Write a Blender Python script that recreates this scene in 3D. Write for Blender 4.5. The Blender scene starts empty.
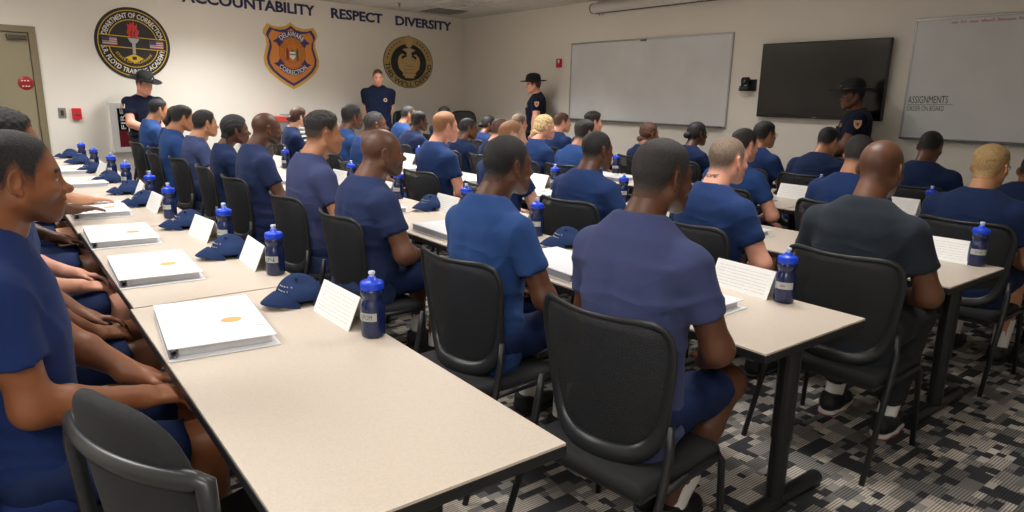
import bpy, bmesh, math, random
import numpy as np
from mathutils import Vector, Matrix
random.seed(7); rng = np.random.default_rng(5)
C = bpy.context.scene.collection
PI = math.pi
R_ = math.radians
f32 = np.float32

# ------------------------------------------------------------------ materials
MATS = {}
def srgb(r, g, b):
    return tuple(((c/255)/12.92 if c/255 <= .04045 else ((c/255+.055)/1.055)**2.4) for c in (r, g, b)) + (1.0,)
def newmat(name):
    m = bpy.data.materials.new(name); m.use_nodes = True
    nt = m.node_tree; b = nt.nodes['Principled BSDF']
    return m, nt, b
def mat(name, col, rough=.6, metal=0., bump=0., bscale=200., spec=.5, var=0., vscale=8., sheen=0.):
    if name in MATS: return MATS[name]
    m, nt, b = newmat(name); N = nt.nodes; L = nt.links
    b.inputs['Base Color'].default_value = col
    b.inputs['Roughness'].default_value = rough; b.inputs['Metallic'].default_value = metal
    b.inputs['Specular IOR Level'].default_value = spec
    if sheen: b.inputs['Sheen Weight'].default_value = sheen
    tc = N.new('ShaderNodeTexCoord')
    if var:
        n = N.new('ShaderNodeTexNoise'); n.inputs['Scale'].default_value = vscale; n.inputs['Detail'].default_value = 4
        L.new(tc.outputs['Object'], n.inputs['Vector'])
        hs = N.new('ShaderNodeHueSaturation'); hs.inputs['Color'].default_value = col
        mr = N.new('ShaderNodeMapRange'); mr.inputs[3].default_value = 1-var; mr.inputs[4].default_value = 1+var
        L.new(n.outputs['Fac'], mr.inputs[0]); L.new(mr.outputs[0], hs.inputs['Value']); L.new(hs.outputs[0], b.inputs['Base Color'])
    if bump:
        n = N.new('ShaderNodeTexNoise'); n.inputs['Scale'].default_value = bscale; n.inputs['Detail'].default_value = 3
        L.new(tc.outputs['Object'], n.inputs['Vector'])
        bp = N.new('ShaderNodeBump'); bp.inputs['Strength'].default_value = bump; bp.inputs['Distance'].default_value = .004
        L.new(n.outputs['Fac'], bp.inputs['Height']); L.new(bp.outputs[0], b.inputs['Normal'])
    MATS[name] = m
    return m
def emis(name, col, s):
    if name in MATS: return MATS[name]
    m, nt, b = newmat(name)
    b.inputs['Base Color'].default_value = col
    b.inputs['Emission Color'].default_value = col; b.inputs['Emission Strength'].default_value = s
    MATS[name] = m
    return m
def skin_mat(name, col, hair):
    if name in MATS: return MATS[name]
    m, nt, b = newmat(name); N = nt.nodes; L = nt.links
    at = N.new('ShaderNodeAttribute'); at.attribute_name = 'tint'
    sp = N.new('ShaderNodeSeparateColor'); L.new(at.outputs['Color'], sp.inputs[0])
    tc = N.new('ShaderNodeTexCoord'); n = N.new('ShaderNodeTexNoise'); n.inputs['Scale'].default_value = 22; n.inputs['Detail'].default_value = 5
    L.new(tc.outputs['Object'], n.inputs['Vector'])
    mr = N.new('ShaderNodeMapRange'); mr.inputs[3].default_value = .82; mr.inputs[4].default_value = 1.16; L.new(n.outputs['Fac'], mr.inputs[0])
    hs = N.new('ShaderNodeHueSaturation'); hs.inputs['Color'].default_value = col; L.new(mr.outputs[0], hs.inputs['Value'])
    lip = (min(col[0]*.95, 1), col[1]*.62, col[2]*.66, 1)
    cur = hs.outputs[0]
    for ch, c2, k in ((0, lip, .8), (1, hair, .85), (2, (hair[0]*.5, hair[1]*.5, hair[2]*.5, 1), .9)):
        mx = N.new('ShaderNodeMix'); mx.data_type = 'RGBA'
        mu = N.new('ShaderNodeMath'); mu.operation = 'MULTIPLY'; mu.inputs[1].default_value = k
        L.new(sp.outputs[ch], mu.inputs[0]); L.new(mu.outputs[0], mx.inputs[0])
        L.new(cur, mx.inputs[6]); mx.inputs[7].default_value = c2; cur = mx.outputs[2]
    L.new(cur, b.inputs['Base Color'])
    b.inputs['Roughness'].default_value = .47
    b.inputs['Specular IOR Level'].default_value = .45
    n2 = N.new('ShaderNodeTexNoise'); n2.inputs['Scale'].default_value = 260; L.new(tc.outputs['Object'], n2.inputs['Vector'])
    bp = N.new('ShaderNodeBump'); bp.inputs['Strength'].default_value = .12; bp.inputs['Distance'].default_value = .002
    L.new(n2.outputs['Fac'], bp.inputs['Height']); L.new(bp.outputs[0], b.inputs['Normal'])
    MATS[name] = m
    return m
def hair_mat(name, col, skin, scale=130., strand=0.):
    if name in MATS: return MATS[name]
    m, nt, b = newmat(name); N = nt.nodes; L = nt.links
    tc = N.new('ShaderNodeTexCoord'); mp = N.new('ShaderNodeMapping'); L.new(tc.outputs['Object'], mp.inputs[0])
    if strand: mp.inputs['Scale'].default_value = (.25, 1, .6)
    n = N.new('ShaderNodeTexNoise'); n.inputs['Scale'].default_value = scale; n.inputs['Detail'].default_value = 6; n.inputs['Roughness'].default_value = .75
    L.new(mp.outputs[0], n.inputs['Vector'])
    cr = N.new('ShaderNodeValToRGB'); e = cr.color_ramp.elements
    e[0].position = .3; e[1].position = .72
    e[0].color = tuple(c*.3 for c in col[:3])+(1,); e[1].color = tuple(min(c*2.3+.012, 1) for c in col[:3])+(1,)  # bright end paints speckled highlights into the hair colour
    L.new(n.outputs['Fac'], cr.inputs[0])
    at = N.new('ShaderNodeAttribute'); at.attribute_name = 'dens'
    sp = N.new('ShaderNodeSeparateColor'); L.new(at.outputs['Color'], sp.inputs[0])
    n2 = N.new('ShaderNodeTexNoise'); n2.inputs['Scale'].default_value = 330; n2.inputs['Detail'].default_value = 3; L.new(tc.outputs['Object'], n2.inputs['Vector'])
    m1 = N.new('ShaderNodeMath'); m1.operation = 'MULTIPLY_ADD'; m1.inputs[1].default_value = 1.1; m1.inputs[2].default_value = -.58; L.new(n2.outputs['Fac'], m1.inputs[0])
    m2 = N.new('ShaderNodeMath'); m2.operation = 'MULTIPLY_ADD'; m2.inputs[1].default_value = 1.75; m2.use_clamp = True; L.new(sp.outputs[0], m2.inputs[0]); L.new(m1.outputs[0], m2.inputs[2])
    mx = N.new('ShaderNodeMix'); mx.data_type = 'RGBA'; L.new(m2.outputs[0], mx.inputs[0]); mx.inputs[6].default_value = skin; L.new(cr.outputs[0], mx.inputs[7])
    L.new(mx.outputs[2], b.inputs['Base Color'])
    b.inputs['Roughness'].default_value = .6; b.inputs['Specular IOR Level'].default_value = .35
    bp = N.new('ShaderNodeBump'); bp.inputs['Strength'].default_value = .7; bp.inputs['Distance'].default_value = .002 if strand else .006
    L.new(n.outputs['Fac'], bp.inputs['Height']); L.new(bp.outputs[0], b.inputs['Normal'])
    MATS[name] = m
    return m

# ------------------------------------------------------------------ object helpers
def link_mesh(name, V, F, m, parent=None, smooth=True, mats=None, mi=None):
    me = bpy.data.meshes.new(name)
    V = np.asarray(V, dtype=f32)
    if isinstance(F, np.ndarray) and F.ndim == 2:
        nf, k = F.shape
        me.vertices.add(len(V)); me.vertices.foreach_set('co', V.ravel())
        me.loops.add(nf*k); me.loops.foreach_set('vertex_index', F.astype(np.int32).ravel())
        me.polygons.add(nf); me.polygons.foreach_set('loop_start', np.arange(0, nf*k, k, dtype=np.int32))
        me.polygons.foreach_set('loop_total', np.full(nf, k, dtype=np.int32))
        me.update(calc_edges=True); me.validate()
    else:
        me.from_pydata([tuple(v) for v in V.tolist()], [], [tuple(f) for f in F]); me.update()
    if smooth: me.polygons.foreach_set('use_smooth', np.ones(len(me.polygons), dtype=bool))
    for mm in (mats or [m]): me.materials.append(mm)
    if mi is not None: me.polygons.foreach_set('material_index', np.asarray(mi, dtype=np.int32))
    o = bpy.data.objects.new(name, me); C.objects.link(o)
    if parent: o.parent = parent
    return o
def bm_obj(name, bm, m, parent=None, smooth=False, angle=None, mats=None):
    bmesh.ops.recalc_face_normals(bm, faces=bm.faces)
    me = bpy.data.meshes.new(name); bm.to_mesh(me); bm.free()
    for mm in (mats or [m]): me.materials.append(mm)
    if smooth or angle:
        me.polygons.foreach_set('use_smooth', np.ones(len(me.polygons), dtype=bool))
        if angle: me.set_sharp_from_angle(angle=R_(angle))
    o = bpy.data.objects.new(name, me); C.objects.link(o)
    if parent: o.parent = parent
    return o
def thing(name, label, cat, loc=(0, 0, 0), rz=0, group=None):
    o = bpy.data.objects.new(name, None); C.objects.link(o); o.empty_display_size = .1
    o.location = loc; o.rotation_euler = (0, 0, rz)
    return tag(o, label, cat, group)
def tag(o, label, cat, group=None):
    o['label'] = label; o['category'] = cat
    if group: o['group'] = group
    return o
def struct(o):
    o['kind'] = 'structure'; return o
def dup(root, loc, rz=0., label=None, group=None):
    r = root.copy(); C.objects.link(r); r.location = loc; r.rotation_euler = (0, 0, rz)
    if label: r['label'] = label
    if group: r['group'] = group
    for ch in list(root.children):
        c = ch.copy(); C.objects.link(c); c.parent = r
        for g in list(ch.children):
            d = g.copy(); C.objects.link(d); d.parent = c
    return r
def add_box(bm, c, s, bev=0., seg=2, rot=None, mi=0):
    M = Matrix.Translation(c) @ (rot.to_4x4() if rot else Matrix.Identity(4)) @ Matrix.Diagonal((s[0], s[1], s[2], 1))
    g = bmesh.ops.create_cube(bm, size=1, matrix=M)
    fs = list({f for v in g['verts'] for f in v.link_faces})
    for f in fs: f.material_index = mi
    if bev: bmesh.ops.bevel(bm, geom=list({e for f in fs for e in f.edges}), offset=bev, segments=seg, profile=.5, affect='EDGES')
def add_lathe(bm, prof, n=24, c=(0, 0, 0), rot=None, mi=0, caps=True):
    M = rot.to_matrix() if isinstance(rot, (Vector,)) else rot
    rings = []
    for r, z in prof:
        ring = []
        for i in range(n):
            a = 2*PI*i/n; p = Vector((r*math.cos(a), r*math.sin(a), z))
            if M: p = M @ p
            ring.append(bm.verts.new(p + Vector(c)))
        rings.append(ring)
    for a, b in zip(rings, rings[1:]):
        for i in range(n):
            bm.faces.new((a[i], a[(i+1) % n], b[(i+1) % n], b[i])).material_index = mi
    if caps:
        bm.faces.new(rings[0][::-1]).material_index = mi; bm.faces.new(rings[-1]).material_index = mi
def add_tube(bm, pts, r, n=10, sy=1., mi=0, closed=False, up=None):
    """swept tube along pts; r number or list; sy squashes the section along the 'up' direction"""
    P = [Vector(p) for p in pts]; m = len(P); rs = r if isinstance(r, (list, tuple)) else [r]*m
    rings = []; pu = Vector(up) if up else None
    for i in range(m):
        if closed: t = (P[(i+1) % m]-P[i-1]).normalized()
        else: t = (P[min(i+1, m-1)]-P[max(i-1, 0)]).normalized()
        if pu is None: pu = Vector((0, 0, 1)) if abs(t.z) < .9 else Vector((1, 0, 0))
        ref = Vector(up) if up else pu
        s = t.cross(ref)
        if s.length < 1e-5: s = t.orthogonal()
        s.normalize(); u = s.cross(t).normalized(); pu = u
        rings.append([bm.verts.new(P[i]+(s*math.cos(2*PI*k/n)+u*math.sin(2*PI*k/n)*sy)*rs[i]) for k in range(n)])
    for i in range(m if closed else m-1):
        a, b = rings[i], rings[(i+1) % m]
        for k in range(n):
            bm.faces.new((a[k], a[(k+1) % n], b[(k+1) % n], b[k])).material_index = mi
    if not closed:
        bm.faces.new(rings[0][::-1]).material_index = mi; bm.faces.new(rings[-1]).material_index = mi
def add_prism(bm, pts, z0, z1, mi=0, M=None):
    a = [Vector((p[0], p[1], z0)) for p in pts]; b = [Vector((p[0], p[1], z1)) for p in pts]
    if M: a = [M @ v for v in a]; b = [M @ v for v in b]
    a = [bm.verts.new(v) for v in a]; b = [bm.verts.new(v) for v in b]
    n = len(a)
    f1 = bm.faces.new(a[::-1]); f2 = bm.faces.new(b); f1.material_index = f2.material_index = mi
    for i in range(n): bm.faces.new((a[i], a[(i+1) % n], b[(i+1) % n], b[i])).material_index = mi
    return f1, f2

# ------------------------------------------------------------------ sculpting: distance fields meshed by surface nets
def A(*v): return np.array(v, dtype=f32)
def cap(P, a, b, ra, rb=None):
    rb = ra if rb is None else rb
    a = A(*a); b = A(*b); ab = b-a; q = P-a
    t = np.clip(q @ ab/max(float(ab @ ab), 1e-9), 0, 1)
    q = q-t[:, None]*ab
    return np.sqrt((q*q).sum(1))-(ra+(rb-ra)*t)
def ell(P, c, r, Rm=None):
    q = P-A(*c)
    if Rm is not None: q = q @ Rm
    r = A(*r); k0 = np.sqrt(((q/r)**2).sum(1)); k1 = np.sqrt(((q/(r*r))**2).sum(1))
    return k0*(k0-1)/np.maximum(k1, 1e-6)
def rbox(P, c, hs, r):
    q = np.abs(P-A(*c))-(A(*hs)-r)
    return np.sqrt((np.maximum(q, 0)**2).sum(1))+np.minimum(q.max(1), 0)-r
def smin(a, b, k):
    h = np.maximum(k-np.abs(a-b), 0)/k
    return np.minimum(a, b)-h*h*k*.25
def smax(a, b, k): return -smin(-a, -b, k)
def rotm(ax, ang):
    return np.array(Matrix.Rotation(ang, 3, ax), dtype=f32)
EDG = [(a, b) for a in range(8) for b in range(a+1, 8) if bin(a ^ b).count('1') == 1]
def nets(fn, lo, hi, h):
    lo = np.array(lo, float); hi = np.array(hi, float)
    c = np.maximum(np.ceil((hi-lo)/(4*h)).astype(int), 1); n = 4*c+1
    ax = [lo[i]+np.arange(c[i]+1)*4*h for i in range(3)]
    G = np.stack(np.meshgrid(*ax, indexing='ij'), -1).reshape(-1, 3).astype(f32)
    D0 = fn(G).reshape(c+1)
    mn = np.full(c, 1e9)
    for i in (0, 1):
        for j in (0, 1):
            for k in (0, 1):
                mn = np.minimum(mn, np.abs(D0[i:i+c[0], j:j+c[1], k:k+c[2]]))
    flag = mn < 6.2*h
    fi = [np.minimum(np.arange(n[i])//4, c[i]-1) for i in range(3)]
    D = D0[np.ix_(*fi)].astype(f32)
    fl = flag[np.ix_(*fi)]
    fl[1:] |= fl[:-1] & True
    fl[:, 1:] |= fl[:, :-1]; fl[:, :, 1:] |= fl[:, :, :-1]
    I = np.argwhere(fl)
    D[fl] = fn((lo+I*h).astype(f32))
    D[np.abs(D) < 1e-7] = 1e-7
    S = D < 0
    cs = [S[(q >> 2):S.shape[0]-1+(q >> 2), ((q >> 1) & 1):S.shape[1]-1+((q >> 1) & 1), (q & 1):S.shape[2]-1+(q & 1)] for q in range(8)]
    cnt = sum(x.astype(np.int8) for x in cs)
    act = (cnt > 0) & (cnt < 8)
    ci = np.argwhere(act)
    if len(ci) == 0: return np.zeros((0, 3), f32), np.zeros((0, 4), np.int32)
    off = np.array([[(q >> 2), (q >> 1) & 1, q & 1] for q in range(8)])
    vals = np.stack([D[tuple((ci+off[q]).T)] for q in range(8)], 1)
    pos = np.zeros((len(ci), 3)); m = np.zeros(len(ci))
    for a, b in EDG:
        va, vb = vals[:, a], vals[:, b]; x = (va < 0) != (vb < 0)
        t = np.where(x, va/np.where(x, va-vb, 1), 0)
        pos += np.where(x[:, None], off[a]+(off[b]-off[a])*t[:, None], 0); m += x
    V = lo+(ci+pos/m[:, None])*h
    idx = np.full(act.shape, -1, np.int64); idx[act] = np.arange(len(ci))
    Fs = []
    for axis in range(3):
        s0 = [slice(1, -1)]*3; s0[axis] = slice(0, -1); s1 = [slice(1, -1)]*3; s1[axis] = slice(1, None)
        a0 = S[tuple(s0)]; a1 = S[tuple(s1)]
        for inside, arr in ((True, a0 & ~a1), (False, ~a0 & a1)):
            e = np.argwhere(arr)
            if not len(e): continue
            o1, o2 = (axis+1) % 3, (axis+2) % 3
            e = e.copy(); e[:, o1] += 1; e[:, o2] += 1
            def cell(d1, d2):
                q = e.copy(); q[:, o1] -= d1; q[:, o2] -= d2
                return idx[tuple(q.T)]
            quad = np.stack([cell(1, 1), cell(0, 1), cell(0, 0), cell(1, 0)], 1)
            if not inside: quad = quad[:, ::-1]
            Fs.append(quad)
    F = np.concatenate(Fs); F = F[(F >= 0).all(1)]
    return V.astype(f32), F.astype(np.int32)
def join(parts):
    Vs, Fs, n = [], [], 0
    for V, F in parts:
        Vs.append(V); Fs.append(F+n); n += len(V)
    return np.concatenate(Vs), np.concatenate(Fs)

# ------------------------------------------------------------------ people
# head frame: origin mid-head, x forward, y to the person's left, z up; chin at z=-.118, crown at z=.117
def cranium(P, hp):
    d = ell(P, (-.014, 0, .030), (.098, .0765*hp.get('wide', 1), .088))
    return smin(d, ell(P, (.030, 0, -.030), (.062, .0575*hp.get('wide', 1), .082)), .045)
def neck_sd(P, nb, rn):
    return cap(P, (-.026, 0, -.050), nb, rn, rn*1.12)
def head_sd(P, hp, nb):
    fem = hp.get('fem', 0); rn = hp.get('rn', .050 if fem else .058)
    Q = P.copy(); Q[:, 1] = np.abs(Q[:, 1])
    d = cranium(P, hp)
    jw = (.050 if fem else .056)*hp.get('wide', 1)
    d = smin(d, cap(Q, (-.004, jw, -.052), (.060, .014, -.097), .021, .019), .03)
    d = smin(d, ell(Q, (.068, 0, -.098), (.022, .024, .020)), .025)
    d = smin(d, cap(Q, (.078, .012, .016), (.066, .044, .014), .011, .010), .018)          # brow
    d = smin(d, ell(Q, (.060, .040, -.030), (.024, .022, .018)), .022)                      # cheekbone
    d = smax(d, -ell(Q, (.096, .032, -.003), (.018, .017, .0125)), .012)                    # socket
    nl = hp.get('nose', 1.)
    d = smin(d, cap(P, (.080, 0, .004), (.103*1.0+.004*(nl-1), 0, -.030), .0085, .0115), .014)
    d = smin(d, ell(P, (.106+.004*nl, 0, -.034), (.0125, .0125, .0110)), .010)
    d = smin(d, ell(Q, (.093, .0135*nl, -.038), (.012, .0085*nl, .009)), .008)
    lp = hp.get('lip', 1.)
    d = smin(d, ell(P, (.083, 0, -.066), (.016, .030, .022)), .018)                         # muzzle
    d = smin(d, ell(P, (.0935, 0, -.0605), (.0085*lp, .022, .0068*lp)), .006)
    d = smin(d, ell(P, (.0915, 0, -.0735), (.0085*lp, .019, .0072*lp)), .006)
    d = smax(d, -ell(P, (.104, 0, -.0668), (.010, .026, .0016)), .004)
    lid = np.maximum(ell(Q, (.0745, .0315, -.003), (.0145, .0155, .0140)), -(Q[:, 2]+.0005+.2*(Q[:, 0]-.08)))
    d = smin(d, lid, .004)
    lid2 = np.maximum(ell(Q, (.0745, .0315, -.003), (.0140, .0150, .0135)), Q[:, 2]+.0085)
    d = smin(d, lid2, .004)
    # ears
    er = rotm('Z', -.58) @ rotm('Y', .18)
    e = ell(Q, (-.013, .0855*hp.get('wide', 1), -.003), (.0200, .0078, .0325), er)
    e = smin(e, ell(Q, (-.004, .0800*hp.get('wide', 1), -.030), (.009, .007, .011), er), .006)
    e = smax(e, -ell(Q, (-.010, .0935*hp.get('wide', 1), .001), (.0135, .0085, .0225), er), .003)
    e = smin(e, ell(Q, (-.002, .0805*hp.get('wide', 1), -.004), (.004, .005, .007), er), .004)
    d = smin(d, e, .0035)
    d = smin(d, neck_sd(P, nb, rn), .030)
    d = smin(d, cap(P, (-.052, 0, -.03), (nb[0]-.022, nb[1]*.6, nb[2]+.02), .034*rn/.058, .034*rn/.058), .03)  # nape
    if not fem: d = smin(d, ell(P, (-.002, 0, -.140), (.012, .010, .020)), .03)
    if hp.get('rolls'):
        for zz in (-.052, -.075):
            d = smin(d, ell(P, (-.075, 0, zz), (.022, .052, .010)), .012)
    return d
HLX = [-.12, -.085, -.055, -.036, -.022, -.006, .012, .030, .036, .050, .070, .085, .12]
HLZ = [-.062, -.062, -.054, -.030, .012, .024, -.012, -.020, .012, .036, .062, .073, .080]
def hairmask(P, up=0., rec=0.):
    z = np.interp(P[:, 0]+rec, HLX, HLZ).astype(f32)
    low = np.clip((P[:, 0]+.03)/-.06, 0, 1)
    return P[:, 2]-z-up*low+(.0035*np.sin(75*P[:, 1])+.0025*np.sin(140*P[:, 1]+60*P[:, 0]))*np.clip((P[:, 0]+.0)/.03, 0, 1)-.10*np.maximum(np.abs(P[:, 1])-.035, 0)*np.clip((P[:, 0]-.03)/.02, 0, 1)*np.clip((.075-np.abs(P[:, 1]))/.02, 0, 1)
def hair_sd(P, st, hp, nb):
    fem = hp.get('fem', 0); rn = hp.get('rn', .050 if fem else .058)
    base = smin(cranium(P, hp), neck_sd(P, nb, rn), .03)
    base = smin(base, cap(P, (-.052, 0, -.03), (nb[0]-.022, nb[1]*.6, nb[2]+.02), .034*rn/.058, .034*rn/.058), .03)
    k = st['k']; x, y, z = P[:, 0], P[:, 1], P[:, 2]
    m = hairmask(P, st.get('up', 0), st.get('rec', 0))
    top = np.clip((z-.035)/.055, 0, 1)
    sd = st.get('side', .004); tp = st.get('top', .01)
    t = (sd+(tp-sd)*top)*np.clip(m/st.get('fade', .05)+.15, 0, 1)
    if k == 'wavy': t = t+.006*top*np.sin(130*x+4*np.sin(80*y))*np.sin(115*y+3*np.sin(70*x))
    if k == 'curly': t = t+.0030*np.sin(190*x+2)*np.sin(190*y)*np.sin(190*z+1)
    if k == 'slick': t = t+.004*top*np.clip((x+.02)/.08, 0, 1)+.0018*np.sin(260*y+20*x)*top
    if k == 'corn': t = .010+.0055*np.abs(np.sin(np.arctan2(y, z-.0+.06)*15))*np.clip(m/.03, 0, 1)
    d = np.maximum(base-t, -m)
    if k in ('bun', 'pony', 'corn', 'lowbun'):
        # hair drawn back over the ears into a knot
        cov = ell(P, (-.030, 0, .012), (.086, .0835*hp.get('wide', 1), .082))
        cov = np.maximum(cov, -(z+.30*x+.038)); cov = np.maximum(cov, -(z+.040+.9*(-.02-x)*0))
        d = smin(d, np.maximum(cov, x-.028), .012)
        if k == 'bun': d = smin(d, ell(P, (-.128, 0, -.012), (.034, .038, .034)), .012)
        if k == 'lowbun':
            d = smin(d, ell(P, (-.118, 0, -.052), (.036, .040, .030)), .014)
            d = d+.0018*np.sin(170*z+60*x)
        if k == 'pony':
            d = smin(d, cap(P, (-.105, 0, .005), (-.135, 0, -.045), .024, .030), .012)
            d = smin(d, cap(P, (-.135, 0, -.045), (-.120, 0, -.115), .030, .016), .012)
        if k == 'corn':
            for q in range(7):
                yy = (q-3)*.019
                d = smin(d, cap(P, (-.085+.06*abs(yy), yy, -.02), (-.098+.1*abs(yy), yy*1.25, -.125), .0085, .0055), .004)
    return d
def tint_of(V, hp):
    """r lips, g stubble / shaved scalp, b eyebrows - in head coordinates"""
    x, y, z = V[:, 0], V[:, 1], V[:, 2]; ay = np.abs(y)
    lips = ((x > .084) & (ay < .024)).astype(f32)*np.clip(1.25-np.abs(z+.067)/.0115-(ay/.026)**2*.5, 0, 1)
    brow = ((x > .045) & (ay > .010) & (ay < .052)).astype(f32)*np.clip(1.4-np.abs(z-(.0195-.15*(ay-.03)**2/.02*.4))/.0052, 0, 1)
    g = np.zeros(len(V), f32)
    if hp.get('beard', 0):
        b = np.clip((-.038-z)/.02, 0, 1)*np.clip((x-.0)/.02, 0, 1)*np.clip((z+.135)/.02, 0, 1)
        b *= 1-np.clip(1-np.maximum(np.abs(z+.062)-.012, 0)/.006-np.maximum(ay-.020, 0)/.006, 0, 1)
        if hp.get('goatee'): b *= np.clip((.034-ay)/.008, 0, 1)
        g = np.maximum(g, b*hp['beard'])
    m = hairmask(V, hp.get('mup', 0), hp.get('rec', 0))
    near = (cranium(V.astype(f32), hp) > -.006) & ((x < .03) | (z > .02))
    g = np.maximum(g, np.clip((m+.018)/.045, 0, 1)*hp.get('scalp', .6)*near)
    return np.stack([lips, g, brow, np.ones_like(g)], 1)
def ik(S, Wt, l1, l2, pole):
    S = np.array(S, float); Wt = np.array(Wt, float); d = Wt-S; L = np.linalg.norm(d)
    if L > .995*(l1+l2): d *= .995*(l1+l2)/L; Wt = S+d; L = np.linalg.norm(d)
    n = d/L; a = (l1*l1-l2*l2+L*L)/(2*L); h = math.sqrt(max(l1*l1-a*a, 0))
    p = np.array(pole, float); p -= n*(p @ n); p /= np.linalg.norm(p)
    return S+n*a+p*h, Wt
def hand_sd(P, curl=1., spread=1.):
    """wrist at origin, x along the fingers, y to the thumb, z to the back of the hand"""
    d = rbox(P, (.046, 0, 0), (.044, .039, .0125), .0115)
    d = smin(d, ell(P, (.030, .024, -.008), (.030, .018, .014)), .012)
    d = smin(d, cap(P, (-.05, 0, 0), (.02, 0, 0), .025, .023), .025)
    for yb, ln, r, sp in ((.030, .074, .0088, .10), (.0095, .082, .0090, .02), (-.011, .077, .0086, -.06), (-.030, .060, .0078, -.15)):
        p = np.array([.082, yb, .001]); an = 0.; f = 1e3
        for q, (fr, da) in enumerate(((.46, .28), (.30, .45), (.24, .35))):
            an += da*curl
            v = np.array([math.cos(an)*math.cos(sp*spread), math.sin(sp*spread), -math.sin(an)])*ln*fr
            f = np.minimum(f, cap(P, p, p+v, r*(1-.07*q), r*(1-.07*(q+1)))); p = p+v
        d = smin(d, f, .007)
    t = smin(cap(P, (.012, .026, -.006), (.044, .056, -.014), .0145, .0115), cap(P, (.044, .056, -.014), (.074, .064, -.024), .0105, .0085), .006)
    return smin(d, t, .012)
def frame_tf(o, u, w):
    u = np.array(u, float); u /= np.linalg.norm(u); w = np.array(w, float); w -= u*(w @ u); w /= np.linalg.norm(w)
    return np.array(o, float), np.stack([u, np.cross(w, u), w], 1)   # columns: x, y(thumb for a right hand), z
SKIN = {'pale': srgb(228, 176, 150), 'rosy': srgb(222, 160, 134), 'tan': srgb(186, 132, 98), 'olive': srgb(178, 122, 88), 'brown': srgb(128, 80, 54),
        'deep': srgb(92, 57, 39), 'dark': srgb(74, 46, 34), 'umber': srgb(104, 67, 48), 'warm': srgb(134, 81, 50)}
HAIRC = {'black': srgb(22, 20, 21), 'soft': srgb(38, 34, 33), 'brown': srgb(74, 48, 36), 'auburn': srgb(62, 36, 28), 'ginger': srgb(134, 92, 62),
         'ash': srgb(108, 92, 78), 'blonde': srgb(176, 150, 108), 'dyed': srgb(152, 124, 82), 'grey': srgb(44, 42, 42)}
SHIRT = {'navy': srgb(36, 56, 100), 'bright': srgb(44, 72, 124), 'purple': srgb(64, 71, 108), 'dusk': srgb(42, 53, 88), 'deepn': srgb(29, 43, 76), 'black': srgb(42, 48, 56), 'grey': srgb(62, 72, 108), 'uniform': srgb(20, 25, 44), 'polo': srgb(21, 29, 52), 'night': srgb(31, 48, 96)}
def shirt_mat(k):
    nm = 'tshirt_'+k
    if nm in MATS: return MATS[nm]
    m = shirt_base(k); nt = m.node_tree; N = nt.nodes; L = nt.links; b = N['Principled BSDF']
    tc = N.new('ShaderNodeTexCoord'); mp = N.new('ShaderNodeMapping'); mp.inputs['Rotation'].default_value = (.5, .3, .2); mp.inputs['Scale'].default_value = (1, .55, 1.25); L.new(tc.outputs['Object'], mp.inputs[0])
    n = N.new('ShaderNodeTexNoise'); n.inputs['Scale'].default_value = 5.5; n.inputs['Detail'].default_value = 1.2; n.inputs['Distortion'].default_value = .7; L.new(mp.outputs[0], n.inputs['Vector'])
    ab = N.new('ShaderNodeMath'); ab.operation = 'ABSOLUTE'; sb = N.new('ShaderNodeMath'); sb.operation = 'SUBTRACT'; sb.inputs[1].default_value = .5; L.new(n.outputs['Fac'], sb.inputs[0]); L.new(sb.outputs[0], ab.inputs[0])
    bp = N.new('ShaderNodeBump'); bp.invert = True; bp.inputs['Strength'].default_value = .32; bp.inputs['Distance'].default_value = .05; L.new(ab.outputs[0], bp.inputs['Height'])
    old = b.inputs['Normal'].links[0].from_node; L.new(bp.outputs[0], old.inputs['Normal'])
    return m
def shirt_base(k): return mat('tshirt_'+k, SHIRT[k], .88, bump=.2, bscale=420, spec=.12, var=.06, vscale=9, sheen=.04)
M_sock = None
eye_mesh = None
def make_eye_mesh():
    bm = bmesh.new(); bmesh.ops.create_uvsphere(bm, u_segments=20, v_segments=14, radius=.0125, matrix=Matrix.Rotation(PI/2, 4, 'Y'))
    for f in bm.faces:
        cx = f.calc_center_median().x
        f.material_index = 2 if cx > .0119 else (1 if cx > .0108 else 0); f.smooth = True
    me = bpy.data.meshes.new('eye'); bm.to_mesh(me); bm.free()
    me.materials.append(mat('eye_white', srgb(176, 164, 158), .35)); me.materials.append(mat('eye_iris', srgb(52, 32, 22), .25)); me.materials.append(mat('eye_pupil', srgb(6, 6, 6), .2))
    return me
def rot_np(rz=0, ry=0, rx=0):
    return np.array(Matrix.Rotation(rz, 3, 'Z') @ Matrix.Rotation(ry, 3, 'Y') @ Matrix.Rotation(rx, 3, 'X'))
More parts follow.
